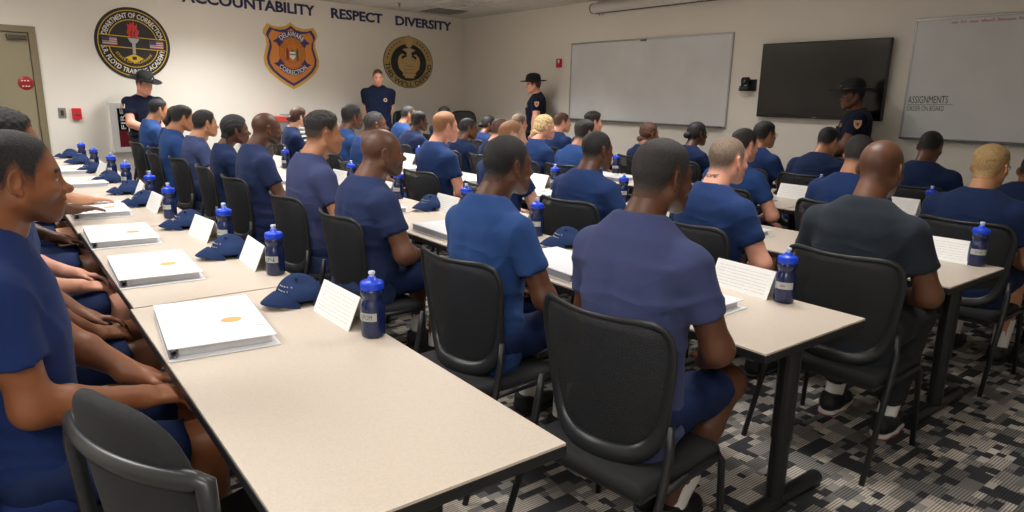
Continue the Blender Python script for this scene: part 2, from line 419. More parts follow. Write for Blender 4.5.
def person(label, group, hx, hy, ztop, yaw=0., stand=False, w=1., lean=.10, hyaw=0., hpitch=0., htilt=0., skin='brown', hair=None, hairc='black', shirt='navy', hp=None,
           dist=4., arms=None, legs=True, socks='white', shoes='black', long_pants=False, glasses=False, hat=False, uniform=None, hs=1., extras=(), seat=.50, neckline=0.):
    hp = dict(hp or {}); fem = hp.get('fem', 0)
    z0 = .93 if stand else seat
    cl = math.cos(lean); sl = math.sin(lean)
    u = ((ztop-z0)/max(cl, .3)-.262*hs)/.57
    u = min(max(u, .80), 1.22)
    Rl = rot_np(0, lean)
    def ub(x, y, z): return Rl @ np.array([x, y, z])+np.array([0, 0, z0])
    hc = ub(.040 if stand else .062, 0, .57*u+.145*hs)                      # head centre
    # the root stands on the floor; the crown of the head comes to (hx, hy)
    cy, sy = math.cos(yaw), math.sin(yaw)
    root = thing('person', label, 'person', (hx-(hc[0]*cy-hc[1]*sy), hy-(hc[0]*sy+hc[1]*cy), 0), yaw, group)
    hb = max(.0085, min(.016, .0036*dist)); hh = max(.0036, min(.0075, .00165*dist)); hd = max(.0042, min(.0075, .0017*dist))
    ph = random.uniform(0, 6)
    def torso(P, off):
        q = (P-A(0, 0, z0)) @ Rl.astype(f32)              # into the unleaned frame
        x, y, z = q[:, 0], q[:, 1], q[:, 2]/u
        zs = [-.14, 0, .10, .22, .36, .46, .53, .575, .62]
        rx = np.interp(z, zs, [.10, .130, .124, .116, .124, .116, .094, .070, .05]).astype(f32)*(1+(w-1)*.9)+off
        if stand: rx = rx*.93
        ry = np.interp(z, zs, [.15, .174, .165, .154, .170, .166, .136, .088, .05]).astype(f32)*w*(.93 if fem else 1)+off
        cx = np.interp(z, zs, [0, 0, 0, -.004, -.006, -.016, -.028, -.034, -.034]).astype(f32)
        g = ((np.abs(x-cx)/rx)**2.35+(np.abs(y)/ry)**2.35)**(1/2.35)
        d = (g-1)*np.minimum(rx, ry)*.95
        d = smax(d, (z-.60)*u, .03); d = smax(d, (-.12-z)*u, .03)
        if fem: d = smin(d, ell(np.stack([x, np.abs(y), z*u], 1), (.085, .068, .37*u), (.060, .066, .060)), .05)
        d = d+.006*np.exp(-(y/.028)**2)*np.clip((-x-.02)/.05, 0, 1)*np.clip((z-.05)/.1, 0, 1)*np.clip((.5-z)/.1, 0, 1)
        return d
    shw = .178*w**.8*(.90 if fem else 1)
    S = {s: ub(-.020, s*shw, (.490 if stand else .474)*u) for s in (1, -1)}
    arms = arms or {}
    E, Wr, HF = {}, {}, {}
    for s in (1, -1):
        a = arms.get(s, {})
        if stand:
            wr = a.get('wr', (.05, s*(shw+.07), .86)); pole = a.get('pole', (-.6, s*.5, 0)); hu = a.get('hu', (.15, 0, -1)); hw = a.get('hw', (.2, s*1., 0))
        else:
            wr = a.get('wr', (.285+random.uniform(-.02, .02), s*(.105+random.uniform(0, .03)), z0+.155)); pole = a.get('pole', (-.45, s*.75, -.4)); hu = a.get('hu', (1, -s*.25, -.22)); hw = a.get('hw', (.15, s*.25, 1))
        E[s], Wr[s] = ik(S[s], wr, .285*(.93 if fem else 1), .255*(.93 if fem else 1), pole)
        HF[s] = frame_tf(Wr[s], hu, hw)
    ar = (.044 if fem else .050)*(1+(w-1)*.7)
    hipz = z0+.03 if not stand else .90
    if stand:
        K = {s: np.array([.012, s*.115, .49]) for s in (1, -1)}; An = {s: np.array([-.02, s*.125, .09]) for s in (1, -1)}
    else:
        kf = .43; ax_ = (legs or {}).get('ankle', .36) if isinstance(legs, dict) else .36
        K = {s: np.array([kf, s*.135, hipz+.005]) for s in (1, -1)}; ay_ = legs.get('ay', .135) if isinstance(legs, dict) else .135; An = {s: np.array([ax_+(.05 if s > 0 else 0), s*ay_, .09]) for s in (1, -1)}
    Hp = {s: np.array([0.0, s*.088*w, hipz]) for s in (1, -1)}
    # ---- body: head, neck, torso, limbs in one mesh
    Rh = rot_np(hyaw, hpitch, htilt)
    c7 = ub(-.040, 0, .535*u)
    nb = (Rh.T @ (c7-hc))/hs
    nb = tuple(nb)
    lo = [-.135, -.105, min(nb[2]-.03, -.16)]; lo[0] = min(lo[0], nb[0]-.08); hi = [.135, .105, .13]
    Vh, Fh = nets(lambda P: head_sd(P, hp, nb), lo, hi, hh)
    th = tint_of(Vh, hp)
    Vh2 = (Vh*hs) @ Rh.T.astype(f32)+hc.astype(f32)
    parts = [(Vh2, Fh)]; tints = [th]
    def addp(VF):
        parts.append(VF); tints.append(np.tile(A(0, 0, 0, 1), (len(VF[0]), 1)))
    addp(nets(lambda P: torso(P, -.012), (-.28+min(0, sl*.3), -.26*w, z0-.14), (.30+max(0, sl*.6), .26*w, z0+.66*u), .022))
    for s in (1, -1):
        o, B = HF[s]; B = B.copy()
        if s > 0: B[:, 1] *= -1
        Bf = B.astype(f32); of = o.astype(f32); e = E[s]; wv = Wr[s]; a = arms.get(s, {})
        me_ = e+(wv-e)*.3
        def arm(P):
            d = hand_sd((P-of) @ Bf, a.get('curl', 1.), a.get('spread', 1.))
            d = smin(d, smin(cap(P, e, me_, ar*.86, ar*.90), cap(P, me_, wv, ar*.90, .0265), .02), .025)
            up = e+(S[s]-e)*.75
            return smin(d, cap(P, e, up, ar*.86, ar*1.02), .04)
        pts = np.array([e+(S[s]-e)*.75, e, wv, o+B[:, 0]*.19, o+B[:, 0]*.1+B[:, 1]*.08])
        addp(nets(arm, pts.min(0)-.065, pts.max(0)+.065, hd))
        if legs and not long_pants:
            def leg(P):
                d = cap(P, Hp[s]+(K[s]-Hp[s])*.45, K[s], .075, .060)
                cm = K[s]+(An[s]-K[s])*.33+np.array([-.012, 0, 0])
                d = smin(d, smin(cap(P, K[s], cm, .054, .056), cap(P, cm, An[s], .056, .036), .02), .03)
                return smin(d, ell(P, K[s]+np.array([.012, 0, .004]), (.05, .05, .052)), .03)
            pts = np.array([Hp[s], K[s], An[s]])
            addp(nets(leg, pts.min(0)-.09, pts.max(0)+.09, max(hb, .011)))
    V, F = join(parts)
    sm = skin_mat('skin_%s_%s' % (skin, hairc), SKIN[skin], HAIRC[hairc])
    body = link_mesh('body', V, F, sm, root)
    at = body.data.color_attributes.new('tint', 'FLOAT_COLOR', 'POINT')
    at.data.foreach_set('color', np.concatenate(tints).astype(f32).ravel())
    Mh = Matrix.Translation(hc.tolist()) @ Matrix(Rh.tolist()).to_4x4() @ Matrix.Scale(hs, 4)
    # ---- eyes
    for s in (1, -1):
        eo = bpy.data.objects.new('eye', eye_mesh); C.objects.link(eo); eo.parent = root
        eo.matrix_local = Mh @ Matrix.Translation((.0738, s*.0315, -.003)) @ Matrix.Rotation(.25, 4, 'Y')
    # ---- hair
    if hair:
        lo2 = [-.17, -.115, -.13]; hi2 = [.125, .115, .165]
        if hair['k'] in ('bun', 'lowbun', 'pony'): lo2[0] = -.19
        VH, FH = nets(lambda P: hair_sd(P, hair, hp, nb), lo2, hi2, hh)
        strand = hair['k'] in ('bun', 'lowbun', 'pony', 'slick')
        ho = link_mesh('hair', (VH*hs) @ Rh.T.astype(f32)+hc.astype(f32), FH, hair_mat('hair_%s_%s%s' % (hairc, skin, '_strand' if strand else ''), HAIRC[hairc], SKIN[skin], 95. if strand else 190., 1. if strand else 0), root)
        mm = hairmask(VH, hair.get('up', 0), hair.get('rec', 0)); topk = np.clip((VH[:, 2]-.02)/.05, 0, 1)
        fd_ = hair.get('fade', .05)
        dn = np.clip(mm/fd_+.02, 0, 1)*(hair.get('sd', .80)+(1-hair.get('sd', .80))*topk)
        if fem: dn = np.maximum(np.clip(mm/.015, 0, 1), (VH[:, 0] < .02)*1.)
        ca_ = ho.data.color_attributes.new('dens', 'FLOAT_COLOR', 'POINT'); ca_.data.foreach_set('color', np.repeat(dn.astype(f32)[:, None], 4, 1).ravel())
    # ---- shirt
    slv = .60
    ncen = ub(-.026, 0, .562*u); nn = Rl @ np.array([.30, 0, .954])
    def shirt_fn(P):
        d = torso(P, .013 if not stand else .010)
        for s in (1, -1):
            trap = cap(P, ub(-.038, s*.048, .535*u), ub(-.022, s*shw*.93, (.482 if stand else .464)*u), .042, .057*w**.5)
            d = smin(d, trap, .06)
            e = S[s]+(E[s]-S[s])
            ax = (e-S[s])/np.linalg.norm(e-S[s]); ce = S[s]+(e-S[s])*slv
            sv = cap(P, S[s], S[s]+(e-S[s])*.85, .066*w**.6*(.92 if fem else 1), ar*1.22)
            sv = np.maximum(sv, (P-ce.astype(f32)) @ ax.astype(f32))
            lip = np.abs((P-ce.astype(f32)) @ ax.astype(f32)+.012)-.010
            d = smin(d, sv, .035)
        q = P-ncen.astype(f32); q = q @ Rl.astype(f32)
        t = q[:, 2]*.954+q[:, 0]*.30
        rr = np.sqrt((q[:, 0]/1.0)**2+(q[:, 1]/.96)**2)
        nr = (.060 if fem else .067)+neckline
        d0 = d
        x, y, z = P[:, 0], P[:, 1], (P[:, 2]-z0)/u
        lowm = np.clip((.42-z)/.3, .15, 1)
        fd = lambda q, p: (1-np.abs(np.sin(q)))**p
        wob = np.sin(11*y+ph)+.7*np.sin(13*z+7*x+2*ph)
        neckm = np.clip((.54-z)/.06, 0, 1)
        d = d-neckm*lowm*(.0035*fd(13*z+1.6*wob+ph, 2.2)+.005*fd(17*(z*.7+.8*np.abs(y))+1.3*wob+2*ph, 2.5))
        d = d-neckm*.006*fd(15*(z*.5+y*.9)+1.2*np.sin(9*z+ph)+3*x, 3)*np.clip(np.sin(5*z+3*y+ph)+.2, 0, 1)
        d = d-neckm*.006*fd(20*z-12*np.abs(y)+1.5*wob, 2.5)*np.clip((np.abs(y)-.09)/.06, 0, 1)
        d = d+.004
        d = smin(d, np.maximum(rr-nr-.012, np.abs(t+.012)-.016), .03)
        d = smax(d, -np.maximum(rr-nr, -t-.004), .006)
        d = smin(d, np.sqrt((rr-nr-.003)**2+(t-.004)**2)-.0065, .004)
        return d
    allp = np.array([S[1], S[-1], E[1], E[-1], hc])
    lo3 = np.minimum(allp.min(0)-.10, [-.30+min(0, sl*.3), -.27*w, z0-.16]); hi3 = np.maximum(allp.max(0)+.08, [.26+max(0, sl*.6), .27*w, 0]); lo3[2] = z0-.15; hi3[2] = ub(0, 0, .66*u)[2]+.03
    Vs, Fs = nets(shirt_fn, lo3, hi3, hb)
    sh = link_mesh('t_shirt' if not uniform else 'uniform_shirt', Vs, Fs, shirt_mat(shirt), root)
    # ---- shorts or trousers
    if legs:
        cut = .97 if long_pants else .86
        def pants(P):
            d = ell(P, (-.0, 0, hipz+.01), (.135, .178*w, .105))
            if stand: d = smin(d, ell(P, (0, 0, hipz+.06), (.118, .165*w, .10)), .05)
            for s in (1, -1):
                v = K[s]-Hp[s]
                t = cap(P, Hp[s], K[s], .098*w**.5, .074)
                if long_pants:
                    t = smin(t, cap(P, K[s], An[s]+np.array([0, 0, .0]), .072, .056), .03)
                    t = np.maximum(t, ((.16 if socks == 'white_show' else .055)-P[:, 2]))
                else:
                    n = v/np.linalg.norm(v)
                    t = np.maximum(t, (P-(Hp[s]+v*cut).astype(f32)) @ n.astype(f32))
                d = smin(d, t, .04)
            d = d+.0035*np.sin(40*P[:, 0]+20*P[:, 1]+ph)+.003*np.sin(50*P[:, 2]+24*P[:, 1])
            return d
        pl = np.array([K[1], K[-1], An[1], An[-1]]) if long_pants else np.array([K[1], K[-1]])
        lo4 = np.minimum(pl.min(0)-.1, [-.16, -.20*w, hipz-.13]); hi4 = np.maximum(pl.max(0)+.1, [.16, .20*w, hipz+.17])
        Vp, Fp = nets(pants, lo4, hi4, max(hb, .011))
        pm = mat('trousers_black', srgb(26, 27, 31), .85, bump=.2, bscale=300, var=.08) if long_pants else mat('shorts_navy', srgb(24, 38, 74), .8, bump=.2, bscale=300, var=.08, spec=.2)
        if uniform: pm = mat('trousers_dark_grey', srgb(42, 44, 50), .85, bump=.2, bscale=300)
        link_mesh('trousers' if long_pants else 'shorts', Vp, Fp, pm, root)
        for s in (1, -1):
            a = An[s]; fx = .0
            def shoe(P):
                q = P-A(a[0], a[1], 0)
                d = smin(cap(q, (-.035, 0, .055), (.02, 0, .075), .042, .044), cap(q, (.02, 0, .052), (.155, 0, .038), .046, .036), .04)
                d = np.maximum(d, -(q[:, 2]-.018))
                d = smin(d, cap(q, (-.02, 0, .07), (-.03, 0, .105), .043, .042), .02)
                d = np.maximum(d, q[:, 2]-.108)
                return d
            Vq, Fq = nets(shoe, (a[0]-.10, a[1]-.07, .0), (a[0]+.22, a[1]+.07, .13), .0075)
            so = link_mesh('shoe', Vq, Fq, mat('shoe_black', srgb(24, 24, 26), .55, bump=.2, bscale=120), root)
            def sole(P):
                q = P-A(a[0], a[1], 0)
                d = np.maximum(smin(cap(q, (-.035, 0, .02), (.06, 0, .02), .044, .044), cap(q, (.06, 0, .02), (.155, 0, .02), .046, .040), .02), np.abs(q[:, 2]-.013)-.012)
                return d
            Vq, Fq = nets(sole, (a[0]-.10, a[1]-.07, -.01), (a[0]+.22, a[1]+.07, .05), .0075)
            link_mesh('sole', Vq, Fq, mat('sole_'+shoes, srgb(30, 30, 32) if shoes == 'black' else srgb(205, 200, 196), .6), so)
            if shoes == 'redwhite':
                Vq2 = Vq.copy(); Vq2[:, 2] = Vq2[:, 2]*.34; Vq2[:, :2] = (Vq2[:, :2]-A(a[0]+.06, a[1]))*1.03+A(a[0]+.06, a[1])
                link_mesh('tread', Vq2, Fq, mat('sole_red', srgb(150, 50, 36), .6), so)
            if not long_pants or socks == 'white_show':
                tp = a+(K[s]-a)*(.30 if socks != 'crew' else .42); n = (K[s]-a)/np.linalg.norm(K[s]-a)
                def sock(P):
                    d = cap(P, a+np.array([0, 0, -.02]), a+(K[s]-a)*.6, .0395, .058)
                    d = d+.0012*np.sin(260*P[:, 1])
                    return np.maximum(d, (P-tp.astype(f32)) @ n.astype(f32))
                Vq, Fq = nets(sock, np.minimum(a, tp)-.07, np.maximum(a, tp)+.07, .008)
                link_mesh('sock', Vq, Fq, mat('sock_white', srgb(226, 224, 220), .9, bump=.3, bscale=200), root)
    # ---- glasses
    if glasses:
        bm = bmesh.new()
        for s in (1, -1):
            add_tube(bm, [(.098-.10*max(abs(.033*s+.020*math.cos(t)*s)-.03, 0), s*(.034+.021*math.cos(t)), -.002+.016*math.sin(t)) for t in np.linspace(0, 2*PI, 20, endpoint=False)], .0018, 6, closed=True)
            add_tube(bm, [(.090, s*.056, .004), (.05, s*.078, .006), (-.005, s*.084, .010), (-.022, s*.083, -.006)], .0020, 6)
        add_tube(bm, [(.099, .013, 0), (.103, 0, .003), (.099, -.013, 0)], .0018, 6)
        g = bm_obj('glasses', bm, mat('glasses_frame', srgb(28, 24, 22), .3), root, smooth=True); g.matrix_local = Mh
    info = dict(root=root, S=S, E=E, Wr=Wr, HF=HF, Mh=Mh, ub=ub, u=u, z0=z0, hc=hc, Rl=Rl, ar=ar, shw=shw, nb=nb)
    # ---- uniform kit
    if hat:
        bm = bmesh.new(); n = 40
        prof = [(.098, .0), (.100, .02), (.097, .055), (.090, .085), (.070, .108), (.035, .120), (.004, .122)]
        rings = []
        for r, z in prof:
            ring = []
            for i in range(n):
                a = 2*PI*i/n; dent = 1-.16*max(0, (z-.05)/.07)*(.5+.5*math.cos(4*a+PI)) if z > .05 else 1
                ring.append(bm.verts.new((r*dent*math.cos(a)*1.08, r*dent*math.sin(a)*.90, z-.012*max(0, (z-.1)/.02)*0)))
            rings.append(ring)
        for a, b in zip(rings, rings[1:]):
            for i in range(n): bm.faces.new((a[i], a[(i+1) % n], b[(i+1) % n], b[i]))
        bm.faces.new(rings[-1])
        ho = bm_obj('campaign_hat', bm, mat('hat_felt', srgb(26, 27, 30), .85, bump=.3, bscale=350), root, smooth=True)
        bm = bmesh.new(); prof = [(.094, .004), (.13, .003), (.178, .006), (.182, .008), (.178, .0105), (.13, .008), (.094, .010)]
        rings = [[bm.verts.new((r*math.cos(2*PI*i/n)*1.04, r*math.sin(2*PI*i/n)*.96, z+.014*abs(math.sin(2*PI*i/n))*(r-.094)/.09)) for i in range(n)] for r, z in prof]
        for a, b in zip(rings, rings[1:]):
            for i in range(n): bm.faces.new((a[i], a[(i+1) % n], b[(i+1) % n], b[i]))
        bm_obj('brim', bm, MATS['hat_felt'], ho, smooth=True)
        bm = bmesh.new(); rings = [[bm.verts.new((r*math.cos(2*PI*i/n)*1.08, r*math.sin(2*PI*i/n)*.90, z)) for i in range(n)] for r, z in ((.1005, .006), (.1035, .008), (.1030, .028), (.0995, .030))]
        for a, b in zip(rings, rings[1:]):
            for i in range(n): bm.faces.new((a[i], a[(i+1) % n], b[(i+1) % n], b[i]))
        bm_obj('hat_band', bm, mat('hat_strap', srgb(14, 14, 16), .35), ho, smooth=True)
        bm = bmesh.new(); add_lathe(bm, [(.002, 0), (.014, .001), (.012, .004), (.002, .006)], 12, (.104, 0, .045), Matrix.Rotation(PI/2, 3, 'Y'))
        bm_obj('hat_badge', bm, mat('badge_silver', srgb(190, 190, 195), .25, 1.), ho, smooth=True)
        ho.matrix_local = Mh @ Matrix.Translation((.002, 0, .052)) @ Matrix.Rotation(.05, 4, 'Y') @ Matrix.Scale(1.10, 4)
    if uniform:
        n = 36
        def band(name, zc, hgt, m, r=1.03):
            bm = bmesh.new(); rings = []
            for r_, z in ((1.0, zc-hgt/2), (1.04, zc-hgt/2+.004), (1.04, zc+hgt/2-.004), (1.0, zc+hgt/2)):
                ring = []
                for i in range(n):
                    a = 2*PI*i/n; ca, sa = math.cos(a), math.sin(a); k = 1/((abs(ca)**2.35+abs(sa)**2.35)**(1/2.35))
                    ring.append(bm.verts.new((.124*w*k*ca*r_*r, .176*w*k*sa*r_*r, z)))
                rings.append(ring)
            for a, b in zip(rings, rings[1:]):
                for i in range(n): bm.faces.new((a[i], a[(i+1) % n], b[(i+1) % n], b[i]))
            return bm_obj(name, bm, m, root, smooth=True)
        be = band('belt', .955, .045, mat('belt_black', srgb(16, 16, 18), .4), 1.06)
        bm = bmesh.new(); add_box(bm, (.140*w, 0, .955), (.012, .05, .042), .004); bm_obj('buckle', bm, mat('badge_gold', srgb(196, 160, 84), .3, .9), be, smooth=True)
        # collar
        for s in (1, -1):
            bm = bmesh.new()
            pts = [ub(*p) for p in ((.050, s*.012, .545*u), (.068, s*.052, .520*u), (.040, s*.078, .555*u), (-.03, s*.086, .578*u), (-.10, s*.040, .592*u), (-.105, 0, .594*u), (-.098, 0, .625*u), (-.088, s*.04, .620*u), (-.03, s*.068, .605*u), (.025, s*.048, .580*u))]
            vs = [bm.verts.new(p) for p in pts]; bm.faces.new((vs[0], vs[1], vs[2], vs[9])); bm.faces.new((vs[2], vs[3], vs[8], vs[9])); bm.faces.new((vs[3], vs[4], vs[7], vs[8])); bm.faces.new((vs[4], vs[5], vs[6], vs[7]))
            o = bm_obj('collar', bm, shirt_mat(shirt), root, smooth=True)
            md = o.modifiers.new('thick', 'SOLIDIFY'); md.thickness = .006; md.offset = 0
            sb = o.modifiers.new('sub', 'SUBSURF'); sb.levels = 1; sb.render_levels = 1
        def on_surface(p0, dirv):                        # slide out from p0 along dirv to the shirt
            t = np.linspace(0, .3, 121); P = (np.array(p0)[None]+t[:, None]*np.array(dirv)[None]).astype(f32)
            d = shirt_fn(P); i = int(np.argmax(d > 0)); return P[i].astype(float)
        def patch(name, p, nrm, upv, pts, m, th=.004):
            z = Vector(nrm).normalized(); x = Vector(upv).cross(z).normalized(); y = z.cross(x)
            M = Matrix((x, y, z)).transposed().to_4x4(); M.translation = Vector(p)
            bm = bmesh.new(); add_prism(bm, pts, -th, th, 0, M)
            return bm_obj(name, bm, m, root), M
        shield = [(-.034, .040), (-.012, .034), (0, .042), (.012, .034), (.034, .040), (.036, 0), (.022, -.030), (0, -.048), (-.022, -.030), (-.036, 0)]
        for s in (1, -1):
            ax = (E[s]-S[s]); pm_ = S[s]+ax*.22
            out = np.array([0.0, s*1., 0.12]); p = on_surface(pm_, out)
            if uniform == 'trooper':
                fl = s == -1
                k = dict(flag=[(-.042, -.027), (.042, -.027), (.042, .027), (-.042, .027)])
                if fl:
                    o, M = patch('flag_patch', p, out, (0, 0, 1), k['flag'], mat('patch_white', srgb(214, 206, 204), .8))
                    bm = bmesh.new()
                    for q in range(4): add_prism(bm, [(-.042, -.024+q*.014), (.042, -.024+q*.014), (.042, -.017+q*.014), (-.042, -.017+q*.014)], .0035, .0048, 0, M)
                    bm_obj('stripe', bm, mat('patch_red', srgb(170, 50, 48), .8), o)
                    bm = bmesh.new(); add_prism(bm, [(.006, 0), (.042, 0), (.042, .027), (.006, .027)], .0042, .0055, 0, M); bm_obj('canton', bm, mat('patch_blue', srgb(40, 48, 96), .8), o)
                else:
                    o, M = patch('shoulder_patch', p, out, (0, 0, 1), shield, mat('patch_gold', srgb(202, 168, 118), .8))
                    bm = bmesh.new(); add_prism(bm, [(x*.72, y*.72) for x, y in shield], .0035, .005, 0, M); bm_obj('patch_field', bm, mat('patch_field', srgb(180, 128, 96), .8), o)
                    bm = bmesh.new(); add_prism(bm, [(.012*math.cos(t), .012*math.sin(t)) for t in np.linspace(0, 2*PI, 12, endpoint=False)], .0045, .006, 0, M); bm_obj('patch_centre', bm, mat('patch_blue', srgb(40, 48, 96), .8), o)
        pb = on_surface(ub(0, .075, .40*u), (1, .25, 0))
        if uniform == 'polo':
            star = [((.034 if q % 2 == 0 else .026)*math.cos(q*PI/8), (.034 if q % 2 == 0 else .026)*math.sin(q*PI/8)) for q in range(16)]
            o, M = patch('chest_badge', pb, (1, .25, 0), (0, 0, 1), star, mat('patch_gold', srgb(202, 168, 118), .8))
            bm = bmesh.new(); add_prism(bm, [(.017*math.cos(t), .017*math.sin(t)) for t in np.linspace(0, 2*PI, 16, endpoint=False)], .0035, .0055, 0, M); bm_obj('badge_centre', bm, mat('patch_blue', srgb(40, 48, 96), .8), o)
            for q in range(2):
                pbt = on_surface(ub(0, 0, (.50-.06*q)*u), (1, 0, 0)); bm = bmesh.new(); bmesh.ops.create_uvsphere(bm, u_segments=10, v_segments=6, radius=.006, matrix=Matrix.Translation(pbt)); bm_obj('button', bm, mat('button_dark', srgb(30, 30, 34), .4), root, smooth=True)
        else:
            o, M = patch('badge', pb, (1, .25, 0), (0, 0, 1), [(x*.7, y*.7) for x, y in shield], mat('badge_gold', srgb(196, 160, 84), .3, .9))
            for s in (1, -1):
                pp = on_surface(ub(0, s*.072, .33*u), (1, s*.2, 0))
                o, M = patch('pocket', pp, (1, s*.25, -.05), (0, 0, 1), [(-.05, -.06), (.05, -.06), (.05, .055), (0, .048), (-.05, .055)], shirt_mat(shirt), .006)
            for q in range(4):
                pbt = on_surface(ub(0, 0, (.46-.09*q)*u), (1, 0, 0)); bm = bmesh.new(); bmesh.ops.create_uvsphere(bm, u_segments=10, v_segments=6, radius=.006, matrix=Matrix.Translation(pbt)); bm_obj('button', bm, mat('badge_gold', srgb(196, 160, 84), .3, .9), root, smooth=True)
    return info

# ------------------------------------------------------------------ room shell
WX, CZ, wa = 7.573, 2.933, .1803
COR = Vector((7.573, 11.551, 0)); wd = Vector((math.cos(wa), math.sin(wa), 0)); wn = Vector((math.sin(wa), -math.cos(wa), 0))
def LW(s, z, off=0.):                     # matrix on the left wall: x along the wall, y up, z into the room
    M = Matrix((wd, Vector((0, 0, 1)), wn)).transposed().to_4x4(); M.translation = COR+wd*s+wn*off+Vector((0, 0, z)); return M
def FW(y, z, off=0.):                     # the same on the whiteboard wall
    M = Matrix((Vector((0, -1, 0)), Vector((0, 0, 1)), Vector((-1, 0, 0)))).transposed().to_4x4(); M.translation = Vector((WX-off, y, z)); return M
XB, YR = -2.3, -2.2
yl = lambda x: COR.y-(WX-x)*math.tan(wa)
def carpet_mat():
    m, nt, b = newmat('carpet'); N = nt.nodes; L = nt.links
    tc = N.new('ShaderNodeTexCoord')
    def math_(op, a, b_=None, c=None):
        n = N.new('ShaderNodeMath'); n.operation = op
        for i, v in enumerate((a, b_, c)):
            if v is None: continue
            if hasattr(v, 'links'): L.new(v, n.inputs[i])
            else: n.inputs[i].default_value = v
        return n.outputs[0]
    mp = N.new('ShaderNodeMapping'); mp.inputs['Rotation'].default_value = (0, 0, 0); L.new(tc.outputs['Object'], mp.inputs[0])
    sp = N.new('ShaderNodeSeparateXYZ'); L.new(mp.outputs[0], sp.inputs[0])
    X, Y = sp.outputs[0], sp.outputs[1]
    def cells(cw, ch, seed):
        row = math_('FLOOR', math_('DIVIDE', Y, ch))
        wn1 = N.new('ShaderNodeTexWhiteNoise'); wn1.noise_dimensions = '1D'; L.new(math_('ADD', row, seed), wn1.inputs['W'])
        xs = math_('ADD', math_('DIVIDE', X, cw), math_('MULTIPLY', wn1.outputs['Value'], 7.3))
        col = math_('FLOOR', xs)
        cb = N.new('ShaderNodeCombineXYZ'); L.new(col, cb.inputs[0]); L.new(row, cb.inputs[1]); cb.inputs[2].default_value = seed
        wn2 = N.new('ShaderNodeTexWhiteNoise'); L.new(cb.outputs[0], wn2.inputs['Vector'])
        return wn2.outputs['Value']
    a = cells(.062, .034, 3.1); c = cells(.105, .068, 11.7)
    pick = math_('GREATER_THAN', c, .66)
    v = math_('ADD', math_('MULTIPLY', a, math_('SUBTRACT', 1, pick)), math_('MULTIPLY', c, pick))
    v2 = math_('FRACT', math_('MULTIPLY', v, 7.77))
    cr = N.new('ShaderNodeValToRGB'); cr.color_ramp.interpolation = 'CONSTANT'; e = cr.color_ramp.elements
    e[0].position = 0; e[0].color = srgb(58, 58, 60); e[1].position = .30; e[1].color = srgb(112, 109, 106)
    for p, q in ((.48, srgb(176, 167, 156)), (.66, srgb(140, 135, 129)), (.82, srgb(196, 186, 173))):
        k = e.new(p); k.color = q
    L.new(v2, cr.inputs[0])
    st = math_('GREATER_THAN', math_('SINE', math_('MULTIPLY', Y, 900)), .1)          # woven lines
    st2 = math_('GREATER_THAN', math_('SINE', math_('MULTIPLY', Y, 560)), .35)
    gate = math_('GREATER_THAN', math_('FRACT', math_('MULTIPLY', v, 3.3)), .22)
    no = N.new('ShaderNodeTexNoise'); no.inputs['Scale'].default_value = 260; L.new(tc.outputs['Object'], no.inputs['Vector'])
    ln = math_('MULTIPLY', math_('MULTIPLY', st2, gate), math_('ADD', no.outputs['Fac'], .15))
    mx = N.new('ShaderNodeMix'); mx.data_type = 'RGBA'; L.new(ln, mx.inputs[0]); L.new(cr.outputs[0], mx.inputs[6]); mx.inputs[7].default_value = srgb(34, 34, 36)
    L.new(mx.outputs[2], b.inputs['Base Color']); b.inputs['Roughness'].default_value = .95; b.inputs['Specular IOR Level'].default_value = .1
    bp = N.new('ShaderNodeBump'); bp.inputs['Strength'].default_value = .5; bp.inputs['Distance'].default_value = .003
    L.new(no.outputs['Fac'], bp.inputs['Height']); L.new(bp.outputs[0], b.inputs['Normal'])
    return m
def ceiling_mat():
    m, nt, b = newmat('ceiling_tiles'); N = nt.nodes; L = nt.links
    tc = N.new('ShaderNodeTexCoord'); br = N.new('ShaderNodeTexBrick')
    br.offset = 0; br.inputs['Scale'].default_value = 1; br.inputs['Brick Width'].default_value = .61; br.inputs['Row Height'].default_value = 1.22
    br.inputs['Mortar Size'].default_value = .012; br.inputs['Color1'].default_value = srgb(206, 203, 196); br.inputs['Color2'].default_value = srgb(200, 197, 190); br.inputs['Mortar'].default_value = srgb(176, 174, 168)
    L.new(tc.outputs['Object'], br.inputs['Vector'])
    n = N.new('ShaderNodeTexNoise'); n.inputs['Scale'].default_value = 90; n.inputs['Detail'].default_value = 5; L.new(tc.outputs['Object'], n.inputs['Vector'])
    mr = N.new('ShaderNodeMapRange'); mr.inputs[1].default_value = .3; mr.inputs[2].default_value = .5; mr.inputs[3].default_value = .8; mr.inputs[4].default_value = 1; L.new(n.outputs['Fac'], mr.inputs[0])
    hs = N.new('ShaderNodeHueSaturation'); L.new(br.outputs['Color'], hs.inputs['Color']); L.new(mr.outputs[0], hs.inputs['Value']); L.new(hs.outputs[0], b.inputs['Base Color'])
    b.inputs['Roughness'].default_value = .95
    return m
WALLM = mat('wall_paint', srgb(230, 225, 215), .8, bump=.12, bscale=160, spec=.2, var=.02, vscale=3)
def quad_slab(name, pts, z0, z1, m):
    bm = bmesh.new(); add_prism(bm, pts, z0, z1); return struct(bm_obj(name, bm, m))
corners = [(XB, YR), (WX, YR), (WX, COR.y), (XB, yl(XB))]
quad_slab('floor', corners, -.1, 0, carpet_mat())
quad_slab('ceiling', corners, CZ, CZ+.1, ceiling_mat())
quad_slab('wall_front', [(WX, YR-.1), (WX+.1, YR-.1), (WX+.1, COR.y+.1), (WX, COR.y)], 0, CZ, WALLM)
a0, a1 = COR.xy, Vector((XB, yl(XB)))
quad_slab('wall_left', [tuple(a1), tuple(a0), (a0.x, a0.y+.1), (a1.x, a1.y+.1)], 0, CZ, WALLM)
